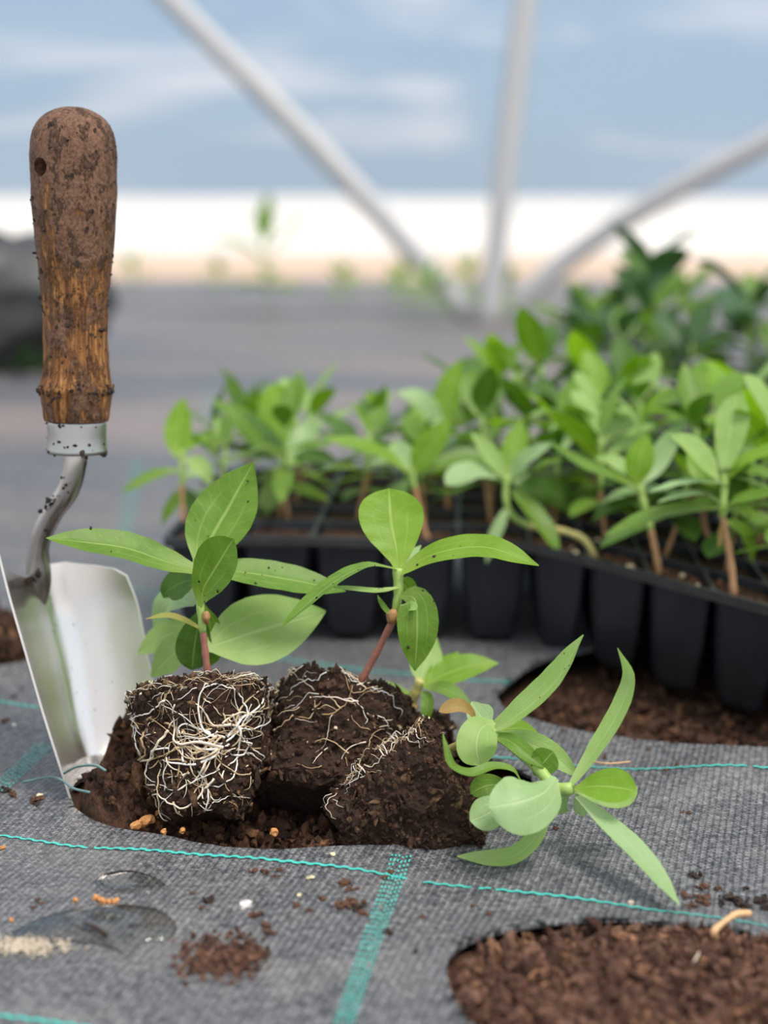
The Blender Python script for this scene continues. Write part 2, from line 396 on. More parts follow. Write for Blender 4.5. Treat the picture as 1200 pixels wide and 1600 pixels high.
    o = mb.build('floor', [M['fabric'], M['teal']]); tag(o, 'grey woven ground cover fabric with teal guide threads and burnt planting holes', 'floor', kind='structure')
build_fabric()
def outside():
    mb = MB(); n = 24
    vs = []; fs = []
    for j in range(n + 1):
        for i in range(n + 1):
            x = -40 + 80 * i / n; y = 4.45 + 85 * (j / n) ** 2.2; vs.append((x, y, -.02 - .02 * noise.noise(Vector((x * .3, y * .3, 2)))))
    for j in range(n):
        for i in range(n): k = j * (n + 1) + i; fs.append((k, k + 1, k + n + 2, k + n + 1))
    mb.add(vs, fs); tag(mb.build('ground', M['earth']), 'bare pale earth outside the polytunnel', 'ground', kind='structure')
outside()
def sub_soil():
    mb = MB(); mb.add([(-5.2, .05, -.06), (5.2, .05, -.06), (5.2, 4.7, -.06), (-5.2, 4.7, -.06)], [(0, 1, 2, 3)])
    tag(mb.build('ground_bed', M['soil']), 'dark soil bed under the woven fabric', 'ground', kind='structure')
sub_soil()
def film():
    mb = MB(); nx, nz = 90, 50; vs = []; fs = []
    for j in range(nz + 1):
        z = .262 + 3.2 * j / nz
        for i in range(nx + 1):
            x = -5.4 + 10.8 * i / nx
            y = 4.75 - .10 * max(0, z - 1.0) ** 2 + .035 * noise.noise(Vector((x * 1.1, z * 2.2, 3))) + .012 * noise.noise(Vector((x * 3 + z * 4, z * 5, 8)))
            vs.append((x, y, z + (.012 * noise.noise(Vector((x * 1.5, 0, 2))) if j == 0 else 0)))
    for j in range(nz):
        for i in range(nx): k = j * (nx + 1) + i; fs.append((k, k + 1, k + nx + 2, k + nx + 1))
    mb.add(vs, fs); tag(mb.build('wall_back', M['film']), 'bluish translucent plastic film side of the polytunnel', 'wall', kind='structure')
film()
for nm, pts, lab in (('frame_pipe', [(752, 490, 2.9), (520, 255, 2.95), (265, -2, 3.05), (60, -210, 3.15)], 'pale metal tunnel brace pipe slanting up to the upper left'),
                     ('frame_pipe', [(762, 500, 2.85), (792, 240, 2.85), (822, -10, 2.85), (850, -240, 2.85)], 'pale metal tunnel pipe standing almost upright'),
                     ('frame_pipe', [(770, 482, 3.0), (890, 402, 3.0), (1040, 305, 2.95), (1210, 215, 2.9), (1420, 95, 2.85)], 'pale metal tunnel brace pipe slanting up to the right')):
    mb = MB(); p = [P(*q) for q in pts]; p[0].z = -.01
    tube(mb, spline(p, 24), .0225, 16); tag(mb.build(nm, M['pipe'], loc=p[0]), lab, 'pipe')

# ------------------------------------------------------------------ soil in the planting holes
def hole_soil(idx, label, mat, zf, n, size, chips_mat, seed, name='planting_soil'):
    h = HOLES[idx]; rnd = random.Random(seed); mb = MB(); nr, na = 34, 96; vs = [(h['c'][0], h['c'][1], zf(*h['c']))]; fs = []
    for i in range(1, nr + 1):
        for k in range(na):
            a = 2 * math.pi * k / na; r = 1.12 * i / nr; x = h['c'][0] + h['rx'] * r * math.cos(a); y = h['c'][1] + h['ry'] * r * math.sin(a)
            z = zf(x, y) + .0028 * noise.noise(Vector((x * 150, y * 150, seed))) + .0016 * noise.noise(Vector((x * 420, y * 420, seed)))
            q = hole_r(h, x, y)
            if q > .97: z = min(z, Z(x, y) - .0035)
            vs.append((x, y, z))
    for k in range(na): fs.append((0, 1 + k, 1 + (k + 1) % na))
    for i in range(nr - 1):
        for k in range(na): a = 1 + i * na; fs.append((a + k, a + na + k, a + na + (k + 1) % na, a + (k + 1) % na))
    mb.add(vs, fs)
    for _ in range(n):
        a = rnd.uniform(0, 2 * math.pi); r = math.sqrt(rnd.random()) * .975; x = h['c'][0] + h['rx'] * r * math.cos(a); y = h['c'][1] + h['ry'] * r * math.sin(a)
        if hole_r(h, x, y) > (.985 if idx != 3 else .93): continue
        s = size * rnd.uniform(.35, 1.0) * (1.6 if rnd.random() < .06 else 1)
        chunk(mb, (x, y, zf(x, y) + rnd.uniform(-.2, .9) * s + .001), s, rnd, rough=.45, long=rnd.choice((1, 1, 1.6, 2.2)))
    return tag(mb.build(name, mat, smooth=False), label, 'soil', kind='stuff')
def bumpz(x, y, c, r, hgt): return hgt * math.exp(-(((x - c.x) / r[0]) ** 2 + ((y - c.y) / r[1]) ** 2))
g1, g2, g3 = G(185, 1262), G(205, 1195), G(405, 1300)
def z_mid(x, y):
    return -.010 + bumpz(x, y, g1, (.024, .014), .024) + bumpz(x, y, g2, (.022, .012), .034) + bumpz(x, y, G(560, 1320), (.05, .008), .008) - bumpz(x, y, g3, (.012, .010), .012) + .004 * noise.noise(Vector((x * 60, y * 60, 4)))
hole_soil(0, 'reddish brown bark compost filling the planting hole with the twig at its edge', M['soil_red'], lambda x, y: -.0035 + .0025 * noise.noise(Vector((x * 40, y * 40, 2))) + .006 * math.exp(-((x - .078) / .05) ** 2 - ((y - .378) / .03) ** 2), 3600, .0023, None, 11)
hole_soil(1, 'shaded dark soil in the planting hole under the black plug tray', M['soil'], lambda x, y: -.012, 1100, .0028, None, 12)
hole_soil(2, 'lumpy brown soil in the planting hole behind the trowel', M['soil'], lambda x, y: -.004 + .012 * noise.noise(Vector((x * 45, y * 45, 6))) + .008, 900, .0036, None, 13)
hole_soil(3, 'dug brown soil in the planting hole under the bare root plugs', M['soil'], z_mid, 3200, .0024, None, 14)

# ------------------------------------------------------------------ leaves and stems
OV = [(0, .13), (.05, .2), (.12, .45), (.22, .76), (.34, .95), (.45, 1), (.58, .95), (.7, .80), (.82, .55), (.91, .30), (.97, .12), (1, 0)]
SP = [(0, .12), (.08, .2), (.2, .45), (.35, .72), (.5, .92), (.63, 1), (.75, .97), (.85, .82), (.93, .56), (.98, .28), (1, 0)]
ST = [(0, .3), (.06, .42), (.18, .72), (.35, .95), (.5, 1), (.65, .95), (.78, .78), (.88, .5), (.96, .2), (1, 0)]
TABS = {'o': OV, 's': SP, 't': ST}
def leaf_mesh(pts, width, nrm, shape='o', fold=.18, nl=20, nw=8, curl=0.0, twist=0.0, seed=0):
    c = spline(pts, nl); vs = []; fs = []; uvs = []; tab = TABS[shape]
    for i, p in enumerate(c):
        t = i / nl; T = (c[min(i + 1, nl)] - c[max(i - 1, 0)]).normalized()
        S = T.cross(nrm); S = S.normalized() if S.length > 1e-5 else T.orthogonal()
        if twist: S = Matrix.Rotation(twist * t, 3, T) @ S
        Nn = S.cross(T); w = .5 * width * (lerp_tab(tab, max(0, t - .015)) + lerp_tab(tab, min(1, t + .015))) / 2
        if t == 1: w = 0.0002
        for k in range(nw + 1):
            u = -1 + 2 * k / nw; rip = width * (.020 * noise.noise(Vector((t * 5, u * 1.5 + 7 * (u > 0), seed))) + .008 * math.sin(t * 34 + u * 2) * abs(u))
            vs.append(p + S * (u * w) + Nn * (fold * w * abs(u) ** 1.4 + curl * w * u * u + rip)); uvs.append((.5 + .5 * u, t))
    for i in range(nl):
        for k in range(nw): a = i * (nw + 1) + k; fs.append((a, a + 1, a + nw + 2, a + nw + 1))
    mb = MB(); mb.add(vs, fs); me = mb.mesh('leaf'); ul = me.uv_layers.new(name='UVMap')
    for lp in me.loops: ul.data[lp.index].uv = uvs[lp.vertex_index]
    return me
def leaf(parent, pts, wpx, n, mat='leaf', shape='o', fold=.18, curl=0.0, twist=0.0, name='leaf', label=None, specks=0):
    """pts: (px, py, depth) along the midrib; wpx: width in photo pixels at that depth; n: facing (right, up, to viewer)"""
    w3 = [P(*q) if len(q) == 3 else Vector(q[:3]) for q in pts]; d = sum(q[2] for q in pts) / len(pts); nv = CV(*n)
    me = leaf_mesh(w3, wpx * d * PX, nv, shape, fold, curl=curl, twist=twist, seed=R.uniform(0, 50), nl=22)
    vs = [v.co.copy() for v in me.vertices]; ns = [v.normal.copy() for v in me.vertices]
    o = link(name, me, M[mat], parent)
    if label: o['label'] = label
    if specks:
        mb = MB()
        for _ in range(specks):
            k = R.randrange(9 * 3, 9 * 21); p = vs[k].lerp(vs[min(k + 1, len(vs) - 1)], R.random()); s = R.choice((.00025, .0003, .0004, .0006))
            nn = ns[k] if ns[k].dot(CAMP - p) > 0 else -ns[k]
            chunk(mb, p + nn * s * .2, s, R)
        sp = mb.build('soil_speck', M['crumb_dark'], o, smooth=False); sp['kind'] = 'stuff'
    return o
def stem(parent, pts, r0, r1, mat, name='stem', seg=10, label=None):
    mb = MB(); w = [P(*q) for q in pts]; tube(mb, spline(w, 16), lambda t: r0 + (r1 - r0) * t + .00012 * math.sin(t * 23), seg)
    o = mb.build(name, M[mat], parent)
    if label: o['label'] = label
    return o

# ------------------------------------------------------------------ bare root plugs
def plug(parent, base, top, rb, rt, seed, roots, perl, lump=.0022, square=.25, lift=0.0, up_only=False):
    base, top = Vector(base), Vector(top); ax = (top - base); H = ax.length; ax.normalize()
    X = (_r - ax * _r.dot(ax)).normalized()
    if abs(_r.dot(ax)) > .9: X = (_u - ax * _u.dot(ax)).normalized()
    Y = ax.cross(X); rnd = random.Random(seed)
    def surf(u, v, off=0.0):                            # u: angle, v: 0 foot .. 1 top edge .. 1.5 middle of the top
        vv = min(v, 1.0); r = rb + (rt - rb) * vv ** .8
        sq = (abs(math.cos(u)) ** 5 + abs(math.sin(u)) ** 5) ** (-1 / 5.0); r *= 1 - square + square * sq
        if v > .9: r *= math.sqrt(max(0, 1 - ((v - .9) / .6) ** 2.2)) if v < 1.5 else 0
        if v < .08: r *= .80 + .20 * math.sqrt(v / .08)
        z = H * (vv if v < .9 else .9 + .1 * min(1, math.sin(min(1, (v - .9) / .6) * math.pi / 2) * 1.2))
        p = base + X * (r * math.cos(u)) + Y * (r * math.sin(u)) + ax * z
        k = lump * (noise.noise(p * 95 + Vector((seed, 0, 0))) * 1.3 + noise.noise(p * 260) * .7 + noise.noise(p * 640) * .45)
        d = (p - (base + ax * (H * .55))); d = d.normalized()
        return p + d * (k + off)
    mb = MB(); nu, nv = 150, 96; vs = []; fs = []
    for j in range(nv + 1):
        for i in range(nu): vs.append(surf(2 * math.pi * i / nu, 1.499 * j / nv))
    for j in range(nv):
        for i in range(nu): fs.append((j * nu + i, j * nu + (i + 1) % nu, (j + 1) * nu + (i + 1) % nu, (j + 1) * nu + i))
    fs.append(tuple(range(nu - 1, -1, -1))); mb.add(vs, fs)
    for _ in range(2600):
        s = rnd.uniform(.0003, .0011) * (1.8 if rnd.random() < .12 else 1); chunk(mb, surf(rnd.uniform(0, 6.283), rnd.uniform(0.02, 1.45), s * rnd.uniform(-.3, .5)), s, rnd, rough=.5, long=rnd.choice((1, 1, 2.2)))
    body = mb.build('root_ball', M['soil_black'], parent, smooth=False)
    rm = MB()
    for (cnt, u0, u1, v0, v1, ln, hd, rad) in roots:
        for _ in range(cnt):
            u, v = rnd.uniform(u0, u1), rnd.uniform(v0, v1); a = rnd.gauss(hd, .55) + (math.pi if rnd.random() < .5 and not up_only else 0); n = int(rnd.uniform(.4, 1.2) * ln)
            def walk(u, v, a, n, r, depth=0):
                c = []; off = lift + rnd.uniform(.0003, .0012); k = 0
                for i in range(n):
                    k = .78 * k + rnd.gauss(0, .10); a += k
                    rr = rb + (rt - rb) * min(v, 1)
                    u += .0011 * math.cos(a) / max(rr, .006); v += .0011 * math.sin(a) / H
                    if v < .01 or v > 1.3: break
                    c.append(surf(u, v, off + .0008 * math.sin(i * .45 + u * 9)))
                    if depth < 2 and rnd.random() < .045: walk(u, v, a + rnd.choice((-1, 1)) * rnd.uniform(.5, 1.1), int(n * rnd.uniform(.25, .55)), r * .7, depth + 1)
                if len(c) > 3: tube(rm, c, lambda t: r * (1 - .6 * t), 5)
            walk(u, v, a, n, rad * rnd.uniform(.55, 1.25))
    ro = rm.build('roots', M['root'], body); ro['kind'] = 'stuff'; ro['label'] = 'cream thread-like roots'
    pm = MB()
    for _ in range(perl): s = rnd.uniform(.0003, .0009); chunk(pm, surf(rnd.uniform(3.14, 6.28), rnd.uniform(.05, 1.3), s * .3), s, rnd)
    pr = pm.build('perlite', M['perlite'], body, smooth=False); pr['kind'] = 'stuff'
    return surf

FRONT = -math.pi / 2
# --- seedling standing by the trowel
A = thing('bare_root_seedling', P(320, 1278, .535), 'upright young plant on a white-rooted soil plug beside the trowel blade', 'seedling', 'bare root seedlings on the soil')
sA = plug(A, P(322, 1283, .532), P(314, 1078, .548), .0138, .0266, 3,
     [(10, FRONT - .9, FRONT + 1.1, .1, .85, 34, .15, .00046), (26, FRONT + .35, FRONT + .75, .42, .66, 24, .5, .00052), (12, FRONT - .5, FRONT + .9, .3, .85, 26, -.4, .00036), (14, FRONT - .7, FRONT + .7, .03, .35, 24, .3, .0003), (34, FRONT - 1.9, FRONT + 1.6, .86, 1.24, 34, 0, .00024), (10, FRONT - 1.3, FRONT - .6, .3, .8, 22, 1.2, .0003)], 26)
stem(A, [(327, 1076, .544), (322, 1030, .544), (317, 985, .544)], .00145, .0012, 'stem_pink', label='purplish lower stem')
stem(A, [(317, 988, .544), (313, 950, .543), (312, 905, .543), (312, 875, .543)], .0013, .0016, 'stem', name='upper_stem', label='green upper stem')
leaf(A, [(308, 885, .545), (328, 845, .550), (362, 785, .557), (396, 722, .560)], 108, (-.25, .30, 1), 'leaf', 'o', .16, specks=5)
leaf(A, [(312, 893, .543), (268, 880, .541), (190, 855, .536), (72, 841, .528)], 60, (.0, .75, .75), 'leaf', 't', .22, specks=2)
leaf(A, [(312, 903, .549), (285, 910, .556), (262, 922, .562), (255, 934, .566)], 52, (.1, .3, 1), 'dark', 'o', .1)  # darker leaf colour paints in the shade below the leaf above
leaf(A, [(312, 948, .541), (318, 920, .535), (338, 885, .528), (365, 842, .522)], 76, (-.35, .1, 1), 'leaf', 's', .25, specks=5)
leaf(A, [(316, 890, .546), (370, 893, .549), (450, 905, .553), (540, 924, .556)], 60, (.1, .75, .75), 'leaf', 't', .15, specks=12)
leaf(A, [(318, 1012, .549), (360, 1000, .556), (430, 978, .565), (509, 955, .572)], 112, (.15, .35, 1), 'pale', 'o', .14)
leaf(A, [(316, 950, .548), (308, 985, .552), (303, 1015, .554), (300, 1047, .555)], 60, (-.1, .1, 1), 'dark', 's', .1)
leaf(A, [(318, 945, .551), (328, 975, .555), (328, 1010, .556), (322, 1042, .556)], 44, (.3, .1, 1), 'leaf', 's', .1)
leaf(A, [(316, 984, .543), (290, 970, .541), (262, 962, .540), (228, 967, .538)], 12, (0, .7, .7), 'yellowing', 't', .3, name='withered_leaf', label='shrivelled yellow leaf with a brown tip')
leaf(A, [(305, 945, .560), (280, 938, .575), (258, 945, .585), (240, 985, .592)], 56, (0, .5, 1), 'silver', 'o', .1)
leaf(A, [(300, 985, .570), (270, 990, .578), (245, 1000, .584), (215, 1022, .588)], 52, (0, .5, 1), 'pale', 'o', .1)
leaf(A, [(312, 1005, .560), (285, 1012, .568), (262, 1030, .574), (236, 1058, .578)], 58, (0, .4, 1), 'pale', 'o', .2)
_mb = MB(); chunk(_mb, P(322, 964, .541), .0026, R, sub=2, long=1.1); _mb.build('bud', M['bud'], A)
# --- seedling in the middle
B = thing('bare_root_seedling', P(500, 1290, .545), 'young plant leaning from the middle dark soil plug on a reddish stem', 'seedling', 'bare root seedlings on the soil')
plug(B, P(500, 1268, .549), P(537, 1098, .575), .0275, .0262, 8,
     [(26, FRONT - 1.2, FRONT + .6, .15, .95, 14, .3, .00028), (14, FRONT - .6, FRONT + .6, .5, 1.0, 16, .1, .0003), (16, FRONT - 1.8, FRONT - .4, .3, 1.1, 14, 1.2, .00022)], 44, .0032, .3, .0005)
stem(B, [(541, 1102, .556), (575, 1045, .553), (600, 997, .550), (616, 966, .549)], .0015, .0013, 'stem_pink', label='reddish lower stem')
stem(B, [(615, 968, .549), (622, 930, .547), (622, 888, .546)], .0014, .0021, 'stem', name='upper_stem', label='green upper stem')
leaf(B, [(623, 892, .546), (620, 860, .548), (611, 810, .553), (608, 763, .557)], 104, (.1, .35, 1), 'bright', 's', .14)
leaf(B, [(626, 894, .545), (680, 865, .540), (760, 855, .535), (842, 884, .530)], 50, (-.1, .72, .75), 'bright', 't', .15, specks=5)
leaf(B, [(618, 889, .545), (572, 885, .538), (515, 915, .530), (437, 982, .520)], 36, (-.3, .9, .45), 'leaf', 't', .25, specks=5)
leaf(B, [(624, 918, .545), (590, 924, .541), (550, 921, .537), (511, 917, .533)], 16, (0, .85, .5), 'pale', 't', .3, specks=3)
leaf(B, [(626, 930, .545), (648, 935, .541), (652, 985, .540), (648, 1048, .543)], 66, (.15, .1, 1), 'leaf', 'o', .15, specks=5)
leaf(B, [(622, 962, .545), (632, 955, .542), (642, 948, .539), (651, 952, .536)], 20, (0, .5, 1), 'pale', 's', .1)
leaf(B, [(624, 905, .552), (632, 915, .557), (640, 930, .560), (642, 948, .562)], 34, (0, .2, 1), 'leaf', 'o', .1)
leaf(B, [(620, 962, .545), (606, 955, .545), (596, 942, .545), (590, 930, .546)], 9, (0, .5, 1), 'leaf', 't', .2)
leaf(B, [(628, 885, .555), (640, 872, .562), (650, 860, .568), (658, 852, .572)], 16, (0, .2, 1), 'silver', 'o', .1)
_mb = MB(); chunk(_mb, P(613, 963, .546), .0030, R, sub=2, long=1.3); chunk(_mb, P(626, 966, .545), .002, R, sub=2, long=1.6); _mb.build('bud', M['bud'], B)
# --- small plant behind
C3 = thing('bare_root_seedling', P(636, 1112, .60), 'short bright green young plant behind the soil plugs', 'seedling', 'bare root seedlings on the soil')
plug(C3, P(625, 1225, .597), P(636, 1118, .600), .015, .019, 21, [(10, FRONT - 1, FRONT + 1, .3, 1.0, 14, .2, .00028)], 10)
stem(C3, [(634, 1112, .597), (646, 1090, .594), (657, 1062, .592)], .0021, .0021, 'stem_yellow', label='yellow-green stem')
leaf(C3, [(644, 1086, .594), (610, 1078, .592), (565, 1078, .592), (514, 1090, .594)], 38, (-.1, .8, .6), 'leaf', 't', .15)
leaf(C3, [(660, 1072, .592), (690, 1056, .594), (735, 1040, .596), (779, 1036, .598)], 50, (-.2, .6, .8), 'bright', 'o', .12)
leaf(C3, [(658, 1070, .592), (662, 1045, .597), (672, 1018, .602), (682, 996, .605)], 52, (.1, .2, 1), 'pale', 'o', .2)
leaf(C3, [(660, 1070, .590), (690, 1050, .602), (708, 1030, .61), (716, 1018, .614)], 40, (.2, .2, 1), 'bright', 'o', .2)
leaf(C3, [(660, 1074, .590), (690, 1075, .585), (715, 1088, .582), (740, 1106, .58)], 32, (.1, .8, .6), 'leaf', 'o', .2)
leaf(C3, [(658, 1080, .588), (668, 1092, .583), (667, 1112, .580), (661, 1138, .579)], 22, (-.3, .2, 1), 'leaf', 'o', .3)
leaf(C3, [(640, 1104, .592), (646, 1104, .588), (640, 1108, .585), (632, 1112, .583)], 14, (0, .7, .7), 'dry', 'o', .3, name='withered_leaf')
# --- plant lying to the right
D = thing('bare_root_seedling', P(600, 1330, .515), 'sprawling young plant lying at the right end of the soil plugs', 'seedling', 'bare root seedlings on the soil')
plug(D, P(530, 1306, .520), P(712, 1218, .524), .0125, .0232, 33,
     [(60, 3.2, 3.95, .0, .9, 24, 1.57, .00034), (40, 3.3, 4.4, .1, .6, 16, 1.2, .0004), (16, 3.0, 4.3, .1, .5, 10, .3, .00036), (24, FRONT - .4, FRONT + 1.6, .1, .95, 12, .2, .0002), (40, -.7, .3, .3, .95, 12, .1, .00024)], 46, .0030, .3, .0011, True)
stem(D, [(700, 1172, .530), (722, 1160, .526), (745, 1152, .520), (766, 1142, .516)], .0013, .0017, 'stem_yellow', label='pale stem')
stem(D, [(766, 1142, .516), (800, 1165, .512), (845, 1205, .505), (868, 1232, .500), (895, 1232, .497)], .0018, .0022, 'stem', name='upper_stem', label='green upper stem')
leaf(D, [(764, 1143, .516), (805, 1120, .512), (868, 1065, .508), (912, 992, .505)], 46, (-.75, .35, .6), 'pale', 't', .55, specks=4)
leaf(D, [(772, 1128, .513), (752, 1138, .506), (745, 1165, .502), (750, 1196, .503)], 64, (-.1, .5, 1), 'pale', 's', .25)
leaf(D, [(766, 1135, .517), (755, 1122, .520), (745, 1110, .523), (738, 1096, .526)], 42, (.1, .2, 1), 'silver', 'o', .2)
leaf(D, [(744, 1128, .518), (734, 1112, .515), (715, 1104, .512), (686, 1112, .510)], 25, (0, .6, .8), 'dry', 's', .4, name='withered_leaf', label='browned curled leaf')
leaf(D, [(772, 1140, .520), (795, 1138, .524), (818, 1138, .528), (840, 1144, .532)], 32, (0, .6, .8), 'bright', 'o', .2)
leaf(D, [(772, 1148, .514), (800, 1160, .508), (825, 1180, .505), (850, 1200, .503)], 28, (-.3, .7, .6), 'leaf', 't', .3)
leaf(D, [(780, 1145, .520), (825, 1160, .517), (870, 1185, .514), (905, 1216, .511)], 42, (-.2, .6, .8), 'pale', 'o', .2)
leaf(D, [(814, 1222, .503), (800, 1202, .500), (770, 1197, .498), (735, 1208, .494), (706, 1196, .492), (696, 1165, .494), (692, 1146, .497)], 18, (.2, .75, .55), 'leaf', 't', .25)
leaf(D, [(800, 1230, .512), (778, 1226, .510), (757, 1228, .508), (735, 1240, .507)], 36, (0, .3, 1), 'leaf', 's', .15)
leaf(D, [(800, 1242, .500), (785, 1254, .497), (760, 1272, .494), (734, 1282, .492)], 54, (-.1, .4, 1), 'silver', 's', .15)
leaf(D, [(868, 1214, .496), (850, 1238, .486), (815, 1252, .480), (764, 1262, .478)], 100, (.05, .55, .85), 'silver', 's', -.28)
leaf(D, [(852, 1252, .497), (842, 1300, .494), (800, 1338, .493), (714, 1338, .497)], 32, (-.3, .6, .7), 'pale', 't', .2)
leaf(D, [(835, 1212, .506), (842, 1200, .505), (852, 1188, .504), (864, 1174, .503)], 46, (0, .3, 1), 'leaf', 's', .2)
leaf(D, [(893, 1226, .497), (925, 1180, .498), (968, 1110, .500), (984, 1055, .500), (965, 1012, .498)], 38, (-.85, .1, .6), 'pale', 't', .2)
leaf(D, [(898, 1232, .496), (930, 1228, .491), (965, 1230, .487), (994, 1236, .485)], 58, (.0, .5, .9), 'bright', 's', .2)
leaf(D, [(898, 1236, .500), (930, 1240, .500), (965, 1240, .500), (996, 1230, .500)], 50, (.0, .5, .9), 'pale', 's', .2)
leaf(D, [(903, 1244, .496), (945, 1282, .487), (1000, 1335, .476), (1062, 1414, .4605)], 42, (.3, .65, .7), 'silver', 't', .12)
leaf(D, [(890, 1240, .500), (878, 1248, .503), (870, 1260, .506), (862, 1272, .508)], 40, (.0, .4, 1), 'silver', 'o', .2)
leaf(D, [(900, 1240, .502), (905, 1252, .505), (910, 1262, .508), (914, 1276, .510)], 34, (.0, .4, 1), 'silver', 'o', .2)

# ------------------------------------------------------------------ trowel
TR = thing('hand_trowel', G(115, 1235), 'muddy wooden handled garden trowel stuck upright in the soil', 'trowel')
hA, hB = P(114, 167, .552), P(120.5, 708, .570); HL = (hA - hB).length; hax = (hA - hB).normalized()
hx = (_r - hax * _r.dot(hax)).normalized(); hy = hax.cross(hx)      # hy points away from the viewer
def lathe(mb, prof, seg, amp=0.0, seed=0):
    vs = []; fs = []
    for (s, r) in prof:
        for k in range(seg):
            a = 2 * math.pi * k / seg; q = Vector((math.cos(a) * 2, math.sin(a) * 2, s * 60 + seed))
            rr = r + amp * (noise.noise(q * 1.7) + .6 * noise.noise(Vector((q.x * 3, q.y * 3, s * 330)))) if r > .002 else r
            vs.append(Vector((rr * math.cos(a), rr * math.sin(a), s)))
    for j in range(len(prof) - 1):
        for k in range(seg): fs.append((j * seg + k, j * seg + (k + 1) % seg, (j + 1) * seg + (k + 1) % seg, (j + 1) * seg + k))
    fs.append(tuple(range(seg - 1, -1, -1))); fs.append(tuple((len(prof) - 1) * seg + k for k in range(seg))); mb.add(vs, fs)
HM = Matrix((( *hx, 0), (*hy, 0), (*hax, 0), (0, 0, 0, 1))).transposed(); HM.translation = hB
K = HL / 541.0                                          # metres per photo pixel along the handle
def handle():
    prof_px = [(656, 50), (650, 52), (640, 53), (625, 55), (612, 57), (607, 59.5), (602, 59), (596, 56), (585, 53.5), (572, 52), (555, 51), (530, 50.5), (500, 50.5), (470, 52), (440, 54.5), (410, 57.5), (380, 60.5), (350, 63.5),
               (320, 65.5), (290, 66.5), (260, 67), (240, 67), (228, 66.3), (216, 65), (205, 62), (195, 57), (186, 50), (178, 40.5), (172, 29), (168.5, 17), (167, 3)]
    tab = [((708 - y), r) for y, r in prof_px]; prof = []
    for i in range(151):
        if i < 120: s = 52 + (503 - 52) * i / 119.0
        else: s = 503 + 38 * math.sin((i - 119) / 31.0 * math.pi / 2)
        prof.append((s * K, max(.0006, lerp_tab(tab, s) * K)))
    mb = MB(); lathe(mb, prof, 96, .00035, 3); me = mb.mesh('handle')
    tmp = bpy.data.objects.new('tmp', me); COL.objects.link(tmp)
    cb = MB(); a = math.radians(-38); dr = Vector((math.sin(a), -math.cos(a), 0)); zc = (708 - 264) * K
    tube(cb, [Vector((0, 0, zc)) + dr * .05, Vector((0, 0, zc)) - dr * .05], 14.5 * K, 24)
    cm = cb.mesh('cut'); bm = bmesh.new(); bm.from_mesh(cm); bmesh.ops.recalc_face_normals(bm, faces=bm.faces); bm.to_mesh(cm); bm.free()
    bm = bmesh.new(); bm.from_mesh(me); bmesh.ops.recalc_face_normals(bm, faces=bm.faces); bm.to_mesh(me); bm.free()
    co = bpy.data.objects.new('cut', cm); COL.objects.link(co)
    md = tmp.modifiers.new('b', 'BOOLEAN'); md.operation = 'DIFFERENCE'; md.object = co; md.solver = 'EXACT'
    dg = bpy.context.evaluated_depsgraph_get(); out = bpy.data.meshes.new_from_object(tmp.evaluated_get(dg))
    bpy.data.objects.remove(tmp); bpy.data.objects.remove(co)
    if len(out.polygons) < 1000: out = me
    out.polygons.foreach_set('use_smooth', [True] * len(out.polygons))
    try: out.set_sharp_from_angle(angle=math.radians(50))
    except Exception: pass
    out.name = 'handle'
    o = bpy.data.objects.new('handle', out); COL.objects.link(o); out.materials.clear(); out.materials.append(M['wood'])
    o.parent = TR; o.matrix_local = Matrix.Translation(-TR.location) @ HM; ORG[o.name] = Vector((0, 0, 0)); o['label'] = 'worn muddy wooden handle with a hanging hole'
    dm = MB(); rnd = random.Random(4)
    for i in range(190):
        s = rnd.uniform(58, 520); a = rnd.uniform(-math.pi, 0.0) if rnd.random() < .85 else rnd.uniform(0, math.pi)
        r = lerp_tab(tab, s) * K; q = abs(rnd.gauss(0, 1)); sz = .00022 + .00036 * q
        chunk(dm, Vector((r * .994 * math.cos(a), r * .994 * math.sin(a), s * K)), sz, rnd, rough=.6, long=1.6)
    for i in range(60):                                 # mud caught on the ridge
        a = rnd.uniform(-math.pi - .3, .3); r = 59 * K; chunk(dm, Vector((r * math.cos(a), r * math.sin(a), rnd.gauss(103, 5) * K)), rnd.uniform(.0003, .0009), rnd, rough=.5)
    do = bpy.data.objects.new('dirt_crumbs', dm.mesh('dirt', False)); COL.objects.link(do); do.data.materials.append(M['crumb_dark']); do.parent = o; do['kind'] = 'stuff'
handle()
def hpt(x, y, z): return HM @ Vector((x, y, z))
def ferrule():
    mb = MB(); pr = [(-1.5, 36), (-.5, 46), (2, 48.5), (6, 48), (10, 47), (30, 46.5), (46, 46.8), (50, 46.5), (52.5, 45), (52.5, 30)]
    lathe(mb, [(s * K, r * K) for s, r in pr], 64); mb.v = [tuple(HM @ Vector(v)) for v in mb.v]
    o = mb.build('ferrule', M['ferrule'], TR); o['label'] = 'steel ferrule'
    dm = MB(); rnd = random.Random(9)
    for i in range(26):
        a = rnd.uniform(-math.pi, 0); s = rnd.choice((rnd.uniform(4, 30), rnd.uniform(-1, 6), rnd.uniform(44, 54))); r = 47.2 * K
        chunk(dm, hpt(r * math.cos(a), r * math.sin(a), s * K), rnd.uniform(.0003, .0010), rnd)
    chunk(dm, hpt(45 * K, -6 * K, 1 * K), .0019, rnd); chunk(dm, hpt(17 * K, -44 * K, 5 * K), .0014, rnd)
    d = dm.build('dirt_crumbs', M['crumb_dark'], o, smooth=False); d['kind'] = 'stuff'
ferrule()
